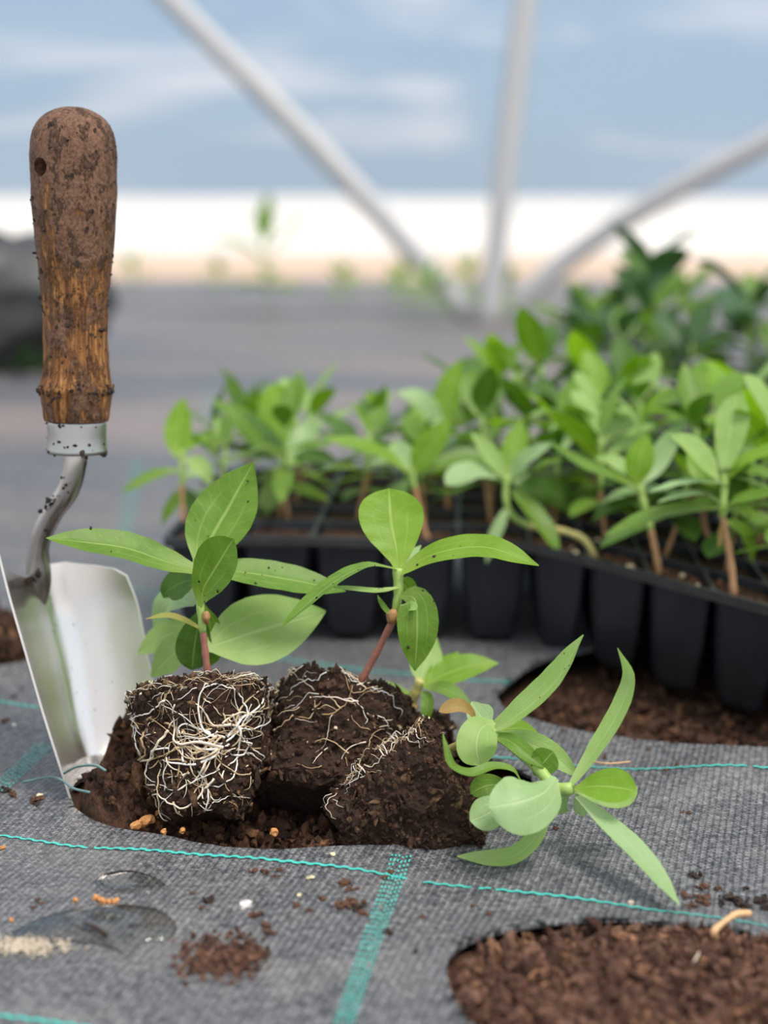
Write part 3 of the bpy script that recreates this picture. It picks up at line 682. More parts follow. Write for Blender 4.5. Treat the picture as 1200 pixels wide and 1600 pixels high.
def neck():
    c = spline([P(119, 690, .570), P(118, 722, .5705), P(107, 765, .574), P(82, 802, .580), P(65, 838, .585), P(60, 868, .588), P(61, 900, .590), P(69, 948, .5962)], 40)
    mb = MB(); n = len(c); vs = []; fs = []; seg = 24; N0 = None
    for i, p in enumerate(c):
        t = i / (n - 1); T = (c[min(i + 1, n - 1)] - c[max(i - 1, 0)]).normalized(); S = T.cross(_f).normalized(); B = S.cross(T)
        r = 18.0 * .575 * PX * (1 - .12 * min(1, t * 1.6)); fl = max(0, (t - .68) / .32); sx = r * (1 + .42 * math.sin(fl * math.pi) - .93 * fl ** 2); sy = r * (1 - .80 * fl)
        for k in range(seg): a = 2 * math.pi * k / seg; vs.append(p + S * (sx * math.cos(a)) + B * (sy * math.sin(a)))
    for i in range(n - 1):
        for k in range(seg): fs.append((i * seg + k, i * seg + (k + 1) % seg, (i + 1) * seg + (k + 1) % seg, (i + 1) * seg + k))
    fs += [tuple(range(seg - 1, -1, -1)), tuple((n - 1) * seg + k for k in range(seg))]; mb.add(vs, fs)
    o = mb.build('neck', M['neck'], TR); o['label'] = 'bent steel neck with rust spots'
    dm = MB(); rnd = random.Random(2)
    for (x, y, s) in [(103, 758, 1.2), (100, 763, 1), (106, 767, 1), (94, 775, .8), (75, 782, 1.8), (79, 788, 1.6), (72, 793, 1.3), (62, 799, 1.4), (83, 775, .9), (135, 715, 1.2), (134, 724, .9), (75, 832, 1.1), (70, 829, .9), (46, 908, 1.8), (49, 914, 1.7), (58, 897, 1.6), (60, 902, 1), (64, 899, .8), (96, 747, .7), (110, 755, .7)]:
        chunk(dm, P(x, y, lerp_tab([(700, .5655), (760, .5692), (800, .5752), (840, .5805), (868, .5838), (905, .5862), (940, .589)], y)), s * .0009, rnd, flat=.9, rough=.5)
    d = dm.build('dirt_crumbs', M['crumb_dark'], o, smooth=False); d['kind'] = 'stuff'
neck()
def blade():
    rows = [((-3, 862, .545), (62, 900, .594), (196, 888, .588)), ((14, 930, .545), (74, 965, .596), (215, 945, .590)), ((40, 1020, .545), (92, 1045, .595), (232, 1030, .588)), ((66, 1110, .546), (110, 1130, .592), (243, 1090, .585)),
            ((88, 1180, .547), (130, 1200, .588), (240, 1150, .582)), ((108, 1242, .549), (150, 1262, .582), (225, 1215, .575)), ((126, 1300, .552), (165, 1315, .573), (208, 1280, .569)), ((146, 1345, .557), (168, 1352, .566), (188, 1340, .564))]
    L = spline([P(*r[0]) for r in rows], 48); C = spline([P(*r[1]) for r in rows], 48); Rr = spline([P(*r[2]) for r in rows], 48); nw = 40
    top = []; bot = []
    g = []
    for j in range(49):
        m = C[j] * 2 - (L[j] + Rr[j]) * .5; row = []
        for k in range(nw + 1):
            s = k / nw; row.append(L[j] * (1 - s) ** 2 + m * (2 * s * (1 - s)) + Rr[j] * s * s)
        g.append(row)
    up = (g[0][nw // 2] - g[3][nw // 2]).normalized()
    for k in range(nw + 1):                             # rounded shoulders
        s = k / nw; prof = lerp_tab([(0, 0), (.06, -.0005), (.16, -.003), (.36, -.002), (.52, .003), (.60, .0055), (.70, .0062), (.86, .0035), (.95, .0008), (1, -.003)], s)
        for j in range(6): g[j][k] = g[j][k] + up * (prof * (1 - j / 6.0))
    mb = MB(); vs = []; fs = []; W = nw + 1; th = .00085
    nrm = [[None] * W for _ in range(49)]
    for j in range(49):
        for k in range(W):
            a = g[min(j + 1, 48)][k] - g[max(j - 1, 0)][k]; b = g[j][min(k + 1, nw)] - g[j][max(k - 1, 0)]; q = a.cross(b).normalized()
            nrm[j][k] = q if q.dot(CAMP - g[j][k]) > 0 or k < 12 and q.x > 0 else (q if q.x > 0 else -q)
    for j in range(49):
        for k in range(W): vs.append(g[j][k] + nrm[j][k] * th * .5)
    for j in range(49):
        for k in range(W): vs.append(g[j][k] - nrm[j][k] * th * .5)
    o2 = 49 * W; mi = []
    for j in range(48):
        for k in range(nw):
            a = j * W + k; fs.append((a, a + 1, a + W + 1, a + W)); fs.append((o2 + a, o2 + a + W, o2 + a + W + 1, o2 + a + 1))
    nf = len(fs)
    for j in range(48):
        for k in (0, nw): a = j * W + k; fs.append((a, a + W, o2 + a + W, o2 + a))
    for k in range(nw):
        for j in (0, 48): a = j * W + k; fs.append((a, a + 1, o2 + a + 1, o2 + a))
    mb.add(vs, fs[:nf]); mb.f += fs[nf:]; mb.mi += [1] * (len(fs) - nf)
    me = mb.mesh('blade')
    bm = bmesh.new(); bm.from_mesh(me); bmesh.ops.recalc_face_normals(bm, faces=bm.faces); bm.to_mesh(me); bm.free()
    try: me.set_sharp_from_angle(angle=math.radians(40))
    except Exception: pass
    o = link('blade', me, [M['steel'], M['edge']], TR); o['label'] = 'shiny curved steel blade'
    dm = MB(); rnd = random.Random(5)
    for i in range(34):
        j, k = rnd.randrange(3, 34), rnd.randrange(20, nw - 1); chunk(dm, g[j][k] + nrm[j][k] * th * .6, rnd.choice((.00016, .0002, .00035)), rnd)
    d = dm.build('dirt_crumbs', M['crumb_dark'], o, smooth=False); d['kind'] = 'stuff'
blade()

# ------------------------------------------------------------------ plug tray
TH = .056; NU, NV = 10, 5; PITCH_U = .0365; PITCH_V = .040
def c_front(s):
    """front edge of the tray on the ground, s metres from its left end: straight, then swinging toward the viewer"""
    L0, Lb = .165, .030
    if s < L0: return Vector((-.109 + s, .718, 0))
    p = Vector((-.109 + L0, .718, 0)); a1 = math.radians(-48); k = 0; n = 30
    for i in range(n):
        ds = (s - L0) / n; a = a1 * min(1, ((i + .5) * ds) / Lb); p += Vector((math.cos(a), math.sin(a), 0)) * ds
    return p
def tray_pt(u, v, z):                                   # u along the front, v to the back, in metres
    p = c_front(u) + Vector((.05 * v, v, 0)); sink = -.002 - .006 * max(0, min(1, (u - .17) / .10)) * max(0, 1 - v / .2)
    p.z = z + .002 + sink + .0012 * math.sin(u * 30); return p
TY = thing('plug_tray', c_front(.17), 'black plastic plug tray full of green seedlings', 'tray')
def rsq(cu, cv, hw, hv, r, z, n=5):
    out = []
    for (sx, sy, a0) in ((1, -1, -90), (1, 1, 0), (-1, 1, 90), (-1, -1, 180)):
        for i in range(n):
            a = math.radians(a0 + 90 * i / (n - 1)); out.append((cu + sx * (hw - r) + r * math.cos(a), cv + sy * (hv - r) + r * math.sin(a), z))
    return out
def tray():
    rim = MB(); n = 20; cs = {}
    for iv in range(NV):
        for iu in range(NU):
            cu, cv = (iu + .5) * PITCH_U, (iv + .5) * PITCH_V
            rings = [rsq(cu, cv, PITCH_U * .475, PITCH_V * .475, .004, TH), rsq(cu, cv, PITCH_U * .468, PITCH_V * .468, .0045, TH - .002), rsq(cu, cv, PITCH_U * .415, PITCH_V * .415, .005, TH * .5), rsq(cu, cv, PITCH_U * .33, PITCH_V * .33, .006, .006), rsq(cu, cv, PITCH_U * .24, PITCH_V * .24, .006, .0005), rsq(cu, cv, PITCH_U * .12, PITCH_V * .12, .004, .0012)]
            mb = MB(); vs = [tray_pt(*q) for rg in rings for q in rg]; m = len(rings[0]); fs = []
            for j in range(len(rings) - 1):
                for k in range(m): fs.append((j * m + k, j * m + (k + 1) % m, (j + 1) * m + (k + 1) % m, (j + 1) * m + k))
            fs.append(tuple((len(rings) - 1) * m + k for k in range(m)))
            mb.add(vs, fs); mb.build('cell', M['plastic'], TY)
            # the web of the top sheet around this cell
            ou = rsq(cu, cv, PITCH_U * .5, PITCH_V * .5, .0001, TH); vs = [tray_pt(*q) for q in ou] + [tray_pt(*q) for q in rings[0]]
            rim.add(vs, [(k, (k + 1) % m, m + (k + 1) % m, m + k) for k in range(m)])
    UL, VL = NU * PITCH_U, NV * PITCH_V; per = []; k = 40
    for i in range(k): per.append((UL * i / k, 0, 0, -1))
    for i in range(k): per.append((UL, VL * i / k, 1, 0))
    for i in range(k): per.append((UL * (1 - i / k), VL, 0, 1))
    for i in range(k): per.append((0, VL * (1 - i / k), -1, 0))
    vs = []; fs = []; m = len(per)
    for (u, v, a, b) in per:
        for (o, z) in ((0, TH), (.0022, TH), (.0024, TH - .0045), (.0012, TH - .0045), (.001, TH - .0012), (-.001, TH - .0012)): vs.append(tray_pt(u + a * o, v + b * o, z))
    for i in range(m):
        for j in range(5): q = (i + 1) % m; fs.append((i * 6 + j, q * 6 + j, q * 6 + j + 1, i * 6 + j + 1))
    rim.add(vs, fs); r = rim.build('rim', M['rimplastic'], TY, smooth=False); r['label'] = 'dusty top sheet and rim'
tray()
def tray_soil():
    mb = MB(); rnd = random.Random(6)
    for iv in range(NV):
        for iu in range(NU):
            cu, cv = (iu + .5) * PITCH_U, (iv + .5) * PITCH_V; z = TH - .0045; nr = 6; m = 20; vs = [tray_pt(cu, cv, z + .001)]; fs = []
            for j in range(1, nr + 1):
                for q in rsq(cu, cv, PITCH_U * .425 * j / nr, PITCH_V * .425 * j / nr, .0045 * j / nr, z):
                    p = tray_pt(*q); p.z += .0012 * noise.noise(p * 300); vs.append(p)
            for k in range(m): fs.append((0, 1 + k, 1 + (k + 1) % m))
            for j in range(nr - 1):
                for k in range(m): a = 1 + j * m; fs.append((a + k, a + m + k, a + m + (k + 1) % m, a + (k + 1) % m))
            mb.add(vs, fs)
            for _ in range(26 if iv < 2 else 8):
                s = rnd.uniform(.0006, .0018); chunk(mb, tray_pt(cu + rnd.uniform(-.4, .4) * PITCH_U, cv + rnd.uniform(-.4, .4) * PITCH_V, z + s * .5), s, rnd)
    tag(mb.build('potting_soil', M['soil'], smooth=False), 'dark potting soil in the cells of the black plug tray', 'soil', kind='stuff')
    k = 0
    for (iu, iv, du, dv) in [(6, 0, .2, -.2), (6, 0, .28, -.1), (7, 0, .3, -.2), (7, 0, .12, .1), (5, 0, .25, 0), (6, 1, -.2, -.3), (7, 1, .1, -.3), (5, 0, .3, -.15)]:
        q = MB(); p = tray_pt((iu + .5 + du) * PITCH_U, (iv + .5 + dv) * PITCH_V, TH - .003); chunk(q, p, rnd.uniform(.0013, .002), rnd, sub=2)
        tag(q.build('perlite_grain', M['perlite'], loc=p, smooth=False), 'tiny cream perlite grain on the potting soil inside the plug tray', 'grain', 'perlite grains in the tray')
tray_soil()

# ------------------------------------------------------------------ tray seedlings
def tr_leaf(root, p0, az, el, ln, wd, droop, mat, shape='o', roll=0.0, rnd=R, nl=12, nw=4):
    d = Vector((math.cos(az) * math.cos(el), math.sin(az) * math.cos(el), math.sin(el))); up = Vector((0, 0, 1))
    pts = []
    for i in range(4):
        t = i / 3; pts.append(p0 + d * (ln * t) - up * (droop * ln * t * t))
    nv = (up - d * up.dot(d)); nv = nv.normalized() if nv.length > .1 else Vector((-math.cos(az), -math.sin(az), .2)).normalized()
    nv = Matrix.Rotation(roll, 3, d) @ nv
    me = leaf_mesh(pts, wd, nv, shape, rnd.uniform(.1, .3), nl=nl, nw=nw, seed=rnd.uniform(0, 90)); o = link('leaf', me, M[mat], root); return o
def make_seedling(seed, label, group, name='tray_seedling', h=.064, ll=.050, mats=('leaf', 'bright', 'leaf', 'dark', 'pale', 'dark', 'silver'), pairs=4, stem_mat='stem_tan', cat='seedling'):
    rnd = random.Random(seed); root = thing(name, (0, 0, 0), label, cat, group)
    ben = Vector((rnd.uniform(-.006, .006), rnd.uniform(-.006, .006), 0)); c = spline([Vector((0, 0, -.003)), Vector((0, 0, h * .4)) + ben, Vector((0, 0, h)) + ben * 1.4], 12)
    mb = MB(); tube(mb, c[:7], .0014, 7); mb.build('stem', M[stem_mat], root)
    mb = MB(); tube(mb, c[6:], .0015, 7); mb.build('upper_stem', M['stem'], root)
    az0 = rnd.uniform(0, 6.28)
    for k in range(pairs):
        t = .42 + .58 * k / (pairs - 1); p0 = c[min(12, int(t * 12))]
        for s in (0, 1):
            az = az0 + k * math.pi / 2 + s * math.pi + rnd.uniform(-.3, .3)
            f = 1 - abs(k / (pairs - 1) - .6) * .6; el = -.1 + 1.05 * (k / (pairs - 1)) ** 1.3 + rnd.uniform(-.2, .25)
            tr_leaf(root, p0, az, el, ll * f * rnd.uniform(.85, 1.2), ll * .40 * f * rnd.uniform(.8, 1.2), rnd.uniform(.05, .4), rnd.choice(mats), rnd.choice('oost'), rnd.uniform(-.3, .3), rnd)
    return root
def copy_tree(o, parent=None):
    c = o.copy(); COL.objects.link(c)
    if parent: c.parent = parent
    for ch in list(o.children): copy_tree(ch, c)
    return c
TRAY_TOP = TH - .004
# seedlings of the tray that can be told apart in the photo
def hero(label, base, stems, leaves):
    r = thing('tray_seedling', base, label, 'seedling', 'seedlings in the plug tray')
    for i, (pts, r0, r1, m) in enumerate(stems): stem(r, pts, r0, r1, m, 'stem' if i == 0 else 'upper_stem', 8)
    for lf in leaves:
        m = lf[3]; leaf(r, lf[0], lf[1], lf[2], m, lf[4] if len(lf) > 4 else 'o', .2, name='withered_leaf' if m == 'dry' else 'leaf')
    return r
d = .665
hero('light green seedling on a tan stem at the near right edge of the plug tray', P(1147, 930, d),
     [([(1147, 932, d), (1142, 880, d), (1133, 830, d), (1129, 805, d)], .0018, .0015, 'stem_tan'), ([(1129, 808, d), (1131, 775, d), (1133, 742, d)], .0017, .0018, 'stem')],
     [([(1131, 752, d), (1135, 715, d + .002), (1143, 665, d + .005), (1152, 616, d + .008)], 52, (-.1, .3, 1), 'pale', 's'),
      ([(1124, 750, d), (1105, 725, d - .004), (1080, 700, d - .008), (1046, 678, d - .012)], 52, (.2, .6, .8), 'pale', 'o'),
      ([(1137, 748, d), (1160, 722, d - .004), (1195, 706, d - .008), (1240, 692, d - .012)], 30, (-.2, .7, .6), 'bright', 't'),
      ([(1140, 757, d - .001), (1100, 752, d - .006), (1060, 756, d - .010), (1013, 770, d - .014)], 26, (0, .95, .3), 'silver', 't'),
      ([(1124, 785, d - .001), (1100, 772, d - .006), (1065, 774, d - .010), (1026, 786, d - .014)], 26, (0, .95, .3), 'silver', 't'),
      ([(1126, 806, d - .001), (1145, 785, d - .008), (1185, 775, d - .014), (1240, 762, d - .020)], 40, (0, .85, .5), 'leaf', 't'),
      ([(1122, 793, d), (1080, 795, d - .002), (1020, 805, d - .004), (945, 836, d - .006)], 32, (0, .8, .6), 'leaf', 't'),
      ([(1140, 740, d + .004), (1170, 735, d + .01), (1200, 742, d + .015), (1245, 758, d + .02)], 40, (0, .8, .6), 'leaf', 'o'),
      ([(1120, 760, d + .004), (1095, 735, d + .01), (1085, 715, d + .015), (1075, 700, d + .02)], 36, (0, .2, 1), 'bright', 'o'),
      ([(1134, 800, d), (1150, 770, d + .008), (1158, 745, d + .014), (1160, 715, d + .02)], 30, (0, .2, 1), 'dark', 'o'),
      ([(1134, 815, d), (1160, 830, d + .02), (1172, 850, d + .025), (1176, 880, d + .03)], 26, (0, .3, 1), 'bright', 'o'),
      ([(1130, 815, d), (1126, 828, d - .002), (1125, 842, d - .003), (1123, 857, d - .003)], 9, (.3, .2, 1), 'dry', 't')])
d = .70
hero('small seedling with one long low leaf, second from the near right corner of the tray', P(1030, 905, d),
     [([(1031, 906, d), (1026, 870, d), (1016, 825, d)], .0018, .0016, 'stem_tan'), ([(1017, 828, d), (1008, 795, d), (999, 757, d)], .0017, .0018, 'stem')],
     [([(998, 762, d), (960, 745, d - .006), (910, 725, d - .012), (856, 690, d - .018)], 30, (.1, .75, .65), 'leaf', 't'),
      ([(998, 758, d), (997, 735, d - .002), (1002, 710, d - .002), (1012, 678, d)], 44, (-.2, .2, 1), 'bright', 'o'),
      ([(1003, 757, d), (1020, 730, d + .006), (1042, 695, d + .01), (1072, 655, d + .014)], 36, (.4, .4, .9), 'silver', 'o'),
      ([(990, 748, d + .004), (970, 728, d + .01), (952, 718, d + .014), (928, 716, d + .018)], 30, (0, .7, .7), 'pale', 'o'),
      ([(1012, 822, d), (985, 825, d - .005), (960, 838, d - .008), (937, 856, d - .01)], 28, (0, .6, .7), 'dark', 'o'),
      ([(1020, 815, d), (1045, 800, d + .01), (1085, 790, d + .02), (1120, 800, d + .03)], 30, (0, .7, .7), 'leaf', 'o'),
      ([(1005, 790, d + .005), (975, 785, d + .015), (945, 795, d + .02), (925, 815, d + .025)], 34, (0, .6, .8), 'dark', 'o')])
d = .74
hero('pale seedling on a bent yellowish stem at the middle of the tray front', P(928, 872, d - .01),
     [([(930, 874, d - .015), (915, 845, d - .012), (880, 830, d - .008), (825, 822, d)], .0019, .0017, 'stem_yellow'), ([(828, 823, d), (800, 805, d), (790, 775, d), (793, 742, d)], .0017, .0018, 'stem')],
     [([(790, 755, d), (768, 742, d - .008), (735, 738, d - .014), (697, 758, d - .02)], 52, (0, .8, .6), 'silver', 's'),
      ([(790, 748, d), (775, 725, d - .004), (758, 702, d - .006), (735, 674, d - .008)], 36, (.3, .5, .8), 'pale', 'o'),
      ([(795, 748, d), (815, 722, d - .004), (840, 705, d - .008), (866, 690, d - .01)], 32, (-.1, .6, .7), 'silver', 'o'),
      ([(797, 752, d), (825, 738, d - .006), (850, 725, d - .012), (880, 718, d - .016)], 24, (0, .8, .5), 'leaf', 't'),
      ([(800, 765, d), (825, 790, d - .008), (850, 822, d - .014), (875, 866, d - .018)], 34, (.3, .5, .8), 'leaf', 't'),
      ([(795, 745, d + .004), (800, 715, d + .008), (808, 685, d + .012), (815, 655, d + .016)], 40, (0, .3, 1), 'bright', 'o'),
      ([(795, 790, d), (780, 820, d - .004), (768, 850, d - .006), (760, 880, d - .006)], 20, (0, .3, 1), 'silver', 't'),
      ([(800, 770, d + .01), (850, 765, d + .02), (880, 780, d + .025), (900, 810, d + .03)], 50, (0, .4, 1), 'dark', 'o')])
d = .78
hero('leftmost seedling of the plug tray with one tall upright leaf', P(288, 846, d),
     [([(288, 850, d), (286, 800, d), (284, 755, d)], .0015, .0014, 'stem_tan'), ([(284, 758, d), (284, 735, d), (285, 705, d)], .0015, .0015, 'stem')],
     [([(284, 722, d), (279, 695, d + .003), (280, 660, d + .006), (287, 620, d + .01)], 44, (0, .3, 1), 'bright', 'o'),
      ([(280, 735, d), (255, 738, d - .006), (225, 750, d - .01), (190, 770, d - .014)], 26, (0, .75, .6), 'leaf', 't'),
      ([(290, 705, d), (305, 692, d + .006), (318, 688, d + .01), (332, 686, d + .014)], 18, (0, .7, .6), 'bright', 'o'),
      ([(290, 715, d), (308, 725, d - .004), (320, 738, d - .006), (330, 758, d - .006)], 30, (0, .5, .9), 'pale', 'o'),
      ([(284, 760, d), (272, 785, d), (262, 800, d), (252, 820, d)], 20, (0, .3, 1), 'leaf', 'o'),
      ([(288, 760, d), (300, 785, d), (306, 800, d), (312, 822, d)], 24, (0, .3, 1), 'dark', 'o')])
d = .81
hero('seedling with a tall broad upright leaf, second from the left end of the tray', P(440, 843, d),
     [([(440, 848, d), (438, 790, d), (440, 740, d)], .0016, .0015, 'stem_tan'), ([(440, 743, d), (442, 720, d), (442, 700, d)], .0016, .0016, 'stem')],
     [([(442, 722, d), (436, 690, d + .003), (432, 645, d + .006), (430, 598, d + .01)], 56, (0, .3, 1), 'bright', 's'),
      ([(436, 715, d), (410, 690, d - .003), (375, 655, d - .006), (332, 625, d - .008)], 46, (.2, .5, .8), 'leaf', 'o'),
      ([(436, 725, d), (405, 708, d - .003), (375, 700, d - .006), (335, 702, d - .008)], 24, (0, .8, .5), 'dark', 't'),
      ([(448, 720, d), (470, 690, d + .005), (482, 670, d + .01), (492, 645, d + .014)], 40, (0, .4, .9), 'silver', 'o'),
      ([(446, 725, d), (475, 715, d - .006), (500, 715, d - .01), (530, 725, d - .014)], 36, (0, .7, .7), 'dark', 'o'),
      ([(440, 740, d), (425, 770, d), (415, 790, d), (405, 815, d)], 34, (0, .3, 1), 'pale', 'o')])
d = .76
hero('bright seedling with an upright leaf above the leaning middle plant', P(665, 840, d),
     [([(668, 846, d), (655, 800, d), (648, 760, d)], .0016, .0015, 'stem_tan'), ([(648, 763, d), (645, 745, d), (645, 735, d)], .0016, .0016, 'stem')],
     [([(645, 742, d), (662, 712, d - .004), (682, 685, d - .006), (705, 655, d - .006)], 48, (-.2, .4, .9), 'bright', 'o'),
      ([(640, 740, d), (615, 720, d - .006), (575, 700, d - .012), (505, 684, d - .018)], 34, (0, .75, .65), 'bright', 't'),
      ([(642, 735, d + .004), (630, 715, d + .01), (622, 700, d + .014), (612, 690, d + .018)], 40, (0, .4, .9), 'silver', 'o'),
      ([(650, 745, d), (690, 725, d + .004), (730, 715, d + .008), (765, 722, d + .01)], 30, (0, .7, .7), 'leaf', 't'),
      ([(640, 748, d), (620, 770, d - .004), (600, 790, d - .006), (575, 815, d - .006)], 34, (0, .4, .9), 'dark', 'o')])
d = .84
hero('seedling with a pointed bright leaf standing up behind the middle plants', P(700, 800, d),
     [([(700, 815, d), (698, 760, d), (700, 710, d)], .0016, .0015, 'stem_tan'), ([(700, 713, d), (700, 690, d), (700, 665, d)], .0016, .0016, 'stem')],
     [([(700, 675, d), (697, 645, d + .002), (705, 600, d + .005), (721, 560, d + .008)], 46, (-.3, .2, 1), 'bright', 'o'),
      ([(695, 672, d), (675, 650, d - .002), (655, 625, d - .004), (618, 612, d - .006)], 42, (.1, .6, .8), 'silver', 'o'),
      ([(695, 680, d), (665, 668, d - .004), (635, 668, d - .008), (600, 682, d - .01)], 28, (0, .8, .5), 'dark', 't'),
      ([(706, 672, d), (735, 645, d + .004), (760, 630, d + .008), (790, 622, d + .01)], 40, (0, .6, .8), 'leaf', 'o'),
      ([(704, 690, d), (725, 700, d - .004), (745, 715, d - .006), (765, 740, d - .006)], 40, (0, .5, .9), 'dark', 'o')])
heroes_cells = {(7, 0), (6, 0), (5, 0), (0, 0), (2, 0), (3, 0), (1, 0)}
GL = {'front': ('green seedling low in the front rows of the black plug tray', 'seedlings in the front rows of the tray'),
      'left': ('slender green seedling in the rear left cells of the plug tray', 'seedlings in the rear left cells of the tray'),
      'right': ('leafy green seedling crowded in the rear right cells of the plug tray', 'seedlings in the rear right cells of the tray')}
protos = [make_seedling(100 + k, *GL['front']) for k in range(6)]
used = [False] * 6; rp = random.Random(31)
def place(k, p, sc, rz, key):
    o = protos[k] if not used[k] else copy_tree(protos[k]); used[k] = True
    o.location = p; o.scale = (sc, sc, sc); o.rotation_euler = (rp.uniform(-.12, .12), rp.uniform(-.12, .12), rz); o['label'], o['group'] = GL[key]
for iv in range(NV):
    for iu in range(NU):
        if (iu, iv) in heroes_cells or (iv == 0 and iu >= 4): continue
        cu, cv = (iu + .5) * PITCH_U, (iv + .5) * PITCH_V
        p = tray_pt(cu, cv, TRAY_TOP); key = 'front' if iv < 2 else ('left' if iu < 4 else 'right')
        sc = rp.uniform(.72, .92) * (.84 if iu < 4 else .95 if iv < 2 else 1.04) + .05 * iv * (iu > 3)
        if iv == 0: sc *= .75
        place(rp.randrange(6), p, sc, rp.uniform(0, 6.28), key)

# ------------------------------------------------------------------ a second tray of taller plants behind, right
T2 = thing('plug_tray', (.33, 1.16, 0), 'second black plug tray holding the tall plants behind the seedlings', 'tray')
def tray2():
    x0, y0, nx, ny, pt = .135, 1.02, 9, 6, .055; H = .055
    rim = MB()
    for j in range(ny):
        for i in range(nx):
            cx, cy = x0 + (i + .5) * pt, y0 + (j + .5) * pt; rings = [rsq(cx, cy, pt * .44, pt * .44, .005, H), rsq(cx, cy, pt * .36, pt * .36, .006, H * .5), rsq(cx, cy, pt * .26, pt * .26, .006, .001)]; m = 20
            mb = MB(); mb.add([q for r in rings for q in r], [(a * m + k, a * m + (k + 1) % m, (a + 1) * m + (k + 1) % m, (a + 1) * m + k) for a in range(2) for k in range(m)] + [tuple(2 * m + k for k in range(m))])
            if j == 0 or i == 0: mb.build('cell', M['plastic'], T2)
            rim.add(rsq(cx, cy, pt * .5, pt * .5, .0001, H) + rings[0], [(k, (k + 1) % m, m + (k + 1) % m, m + k) for k in range(m)])
    rim.build('rim', M['rimplastic'], T2, smooth=False)
    so = MB()
    for j in range(ny):
        for i in range(nx):
            cx, cy = x0 + (i + .5) * pt, y0 + (j + .5) * pt; so.add([(cx - pt * .42, cy - pt * .42, H - .006), (cx + pt * .42, cy - pt * .42, H - .006), (cx + pt * .42, cy + pt * .42, H - .006), (cx - pt * .42, cy + pt * .42, H - .006)], [(0, 1, 2, 3)])
    tag(so.build('potting_soil', M['soil_black']), 'dark potting soil in the second tray of tall plants', 'soil', kind='stuff')
    return x0, y0, nx, ny, pt, H
_t2 = tray2()
tl = 'tall leafy dark green plant in the second tray behind the seedlings'
tp = [make_seedling(300 + k, tl, 'tall plants in the second tray', 'tray_plant', .115, .085, ('leaf', 'deep', 'dark', 'deep', 'deep'), 5, 'stem', 'plant') for k in range(4)]
tu = [False] * 4; rq = random.Random(77)
def tall(k, p, sc, rz, label=tl, group='tall plants in the second tray'):
    o = tp[k] if not tu[k] else copy_tree(tp[k]); tu[k] = True
    o.location = p; o.scale = (sc,) * 3; o.rotation_euler = (rq.uniform(-.1, .1), rq.uniform(-.1, .1), rz); o['label'] = label; o['group'] = group
x0, y0, nx, ny, pt, H2 = _t2
for j in range(ny):
    for i in range(nx):
        if rq.random() < .22 and j > 0: continue
        tall(rq.randrange(4), (x0 + (i + .5) * pt, y0 + (j + .5) * pt, H2 - .006), rq.uniform(.62, .88), rq.uniform(0, 6.28))
tall(1, (x0 + 1.75 * pt, y0 + 4.5 * pt, H2 - .006), 1.02, .4, 'tallest dark green plant rising over all the others at the back of the tray', 'tall plants in the second tray')
# ------------------------------------------------------------------ young plants in the fabric far across the tunnel
fl = 'small young plant growing in the fabric far across the tunnel'
fp = make_seedling(500, fl, 'far row of young plants', 'young_plant', .07, .075, ('bright', 'leaf', 'bright'), 4, 'stem', 'plant'); fused = False
for (px, py, sc) in [(205, 452, 1.0), (345, 458, 1.05), (425, 490, 1.75), (535, 476, 1.0), (620, 482, 1.1), (668, 505, 1.15), (735, 490, 1.2), (790, 500, 1.2)]:
    o = fp if not fused else copy_tree(fp); fused = True
    p = G(px, py); p.z = Z(p.x, p.y); o.location = p; o.scale = (sc, sc, sc * (1.25 if sc > 1.3 else .95)); o.rotation_euler = (0, 0, rq.uniform(0, 6.28))
    if sc > 1.3: o['label'] = 'tallest of the young plants in the far row across the tunnel'
# ------------------------------------------------------------------ dark sack behind the trowel handle
def sack():
    c = G(-45, 588); mb = MB(); vs = []; fs = []; nu, nv = 64, 40
    for j in range(nv + 1):
        for i in range(nu):
            a = 2 * math.pi * i / nu; b = math.pi * j / nv - math.pi / 2; q = Vector((math.cos(a) * math.cos(b), math.sin(a) * math.cos(b), math.sin(b)))
            k = 1 + .16 * noise.noise(q * 2.2) + .07 * noise.noise(q * 6) + .03 * noise.noise(q * 15)
            vs.append((c.x + q.x * .165 * k, c.y + .11 + q.y * .11 * k, max(.001, .085 + q.z * .105 * k)))
    for j in range(nv):
        for i in range(nu): fs.append((j * nu + i, j * nu + (i + 1) % nu, (j + 1) * nu + (i + 1) % nu, (j + 1) * nu + i))
    mb.add(vs, fs); tag(mb.build('plastic_sack', M['sack'], loc=c), 'slumped dark grey plastic sack behind the trowel handle', 'sack')
    wd = thing('weed', c + Vector((.10, -.02, 0)), 'dark leafy weed growing at the foot of the grey sack', 'weed'); rnd = random.Random(3)
    for k in range(11): tr_leaf(wd, wd.location + Vector((rnd.uniform(-.06, .03), rnd.uniform(-.01, .03), .01)), rnd.uniform(-1.2, 1.0) - .6, rnd.uniform(.2, 1.0), rnd.uniform(.04, .075), .022, .3, 'deep', 'o', 0, rnd)
sack()

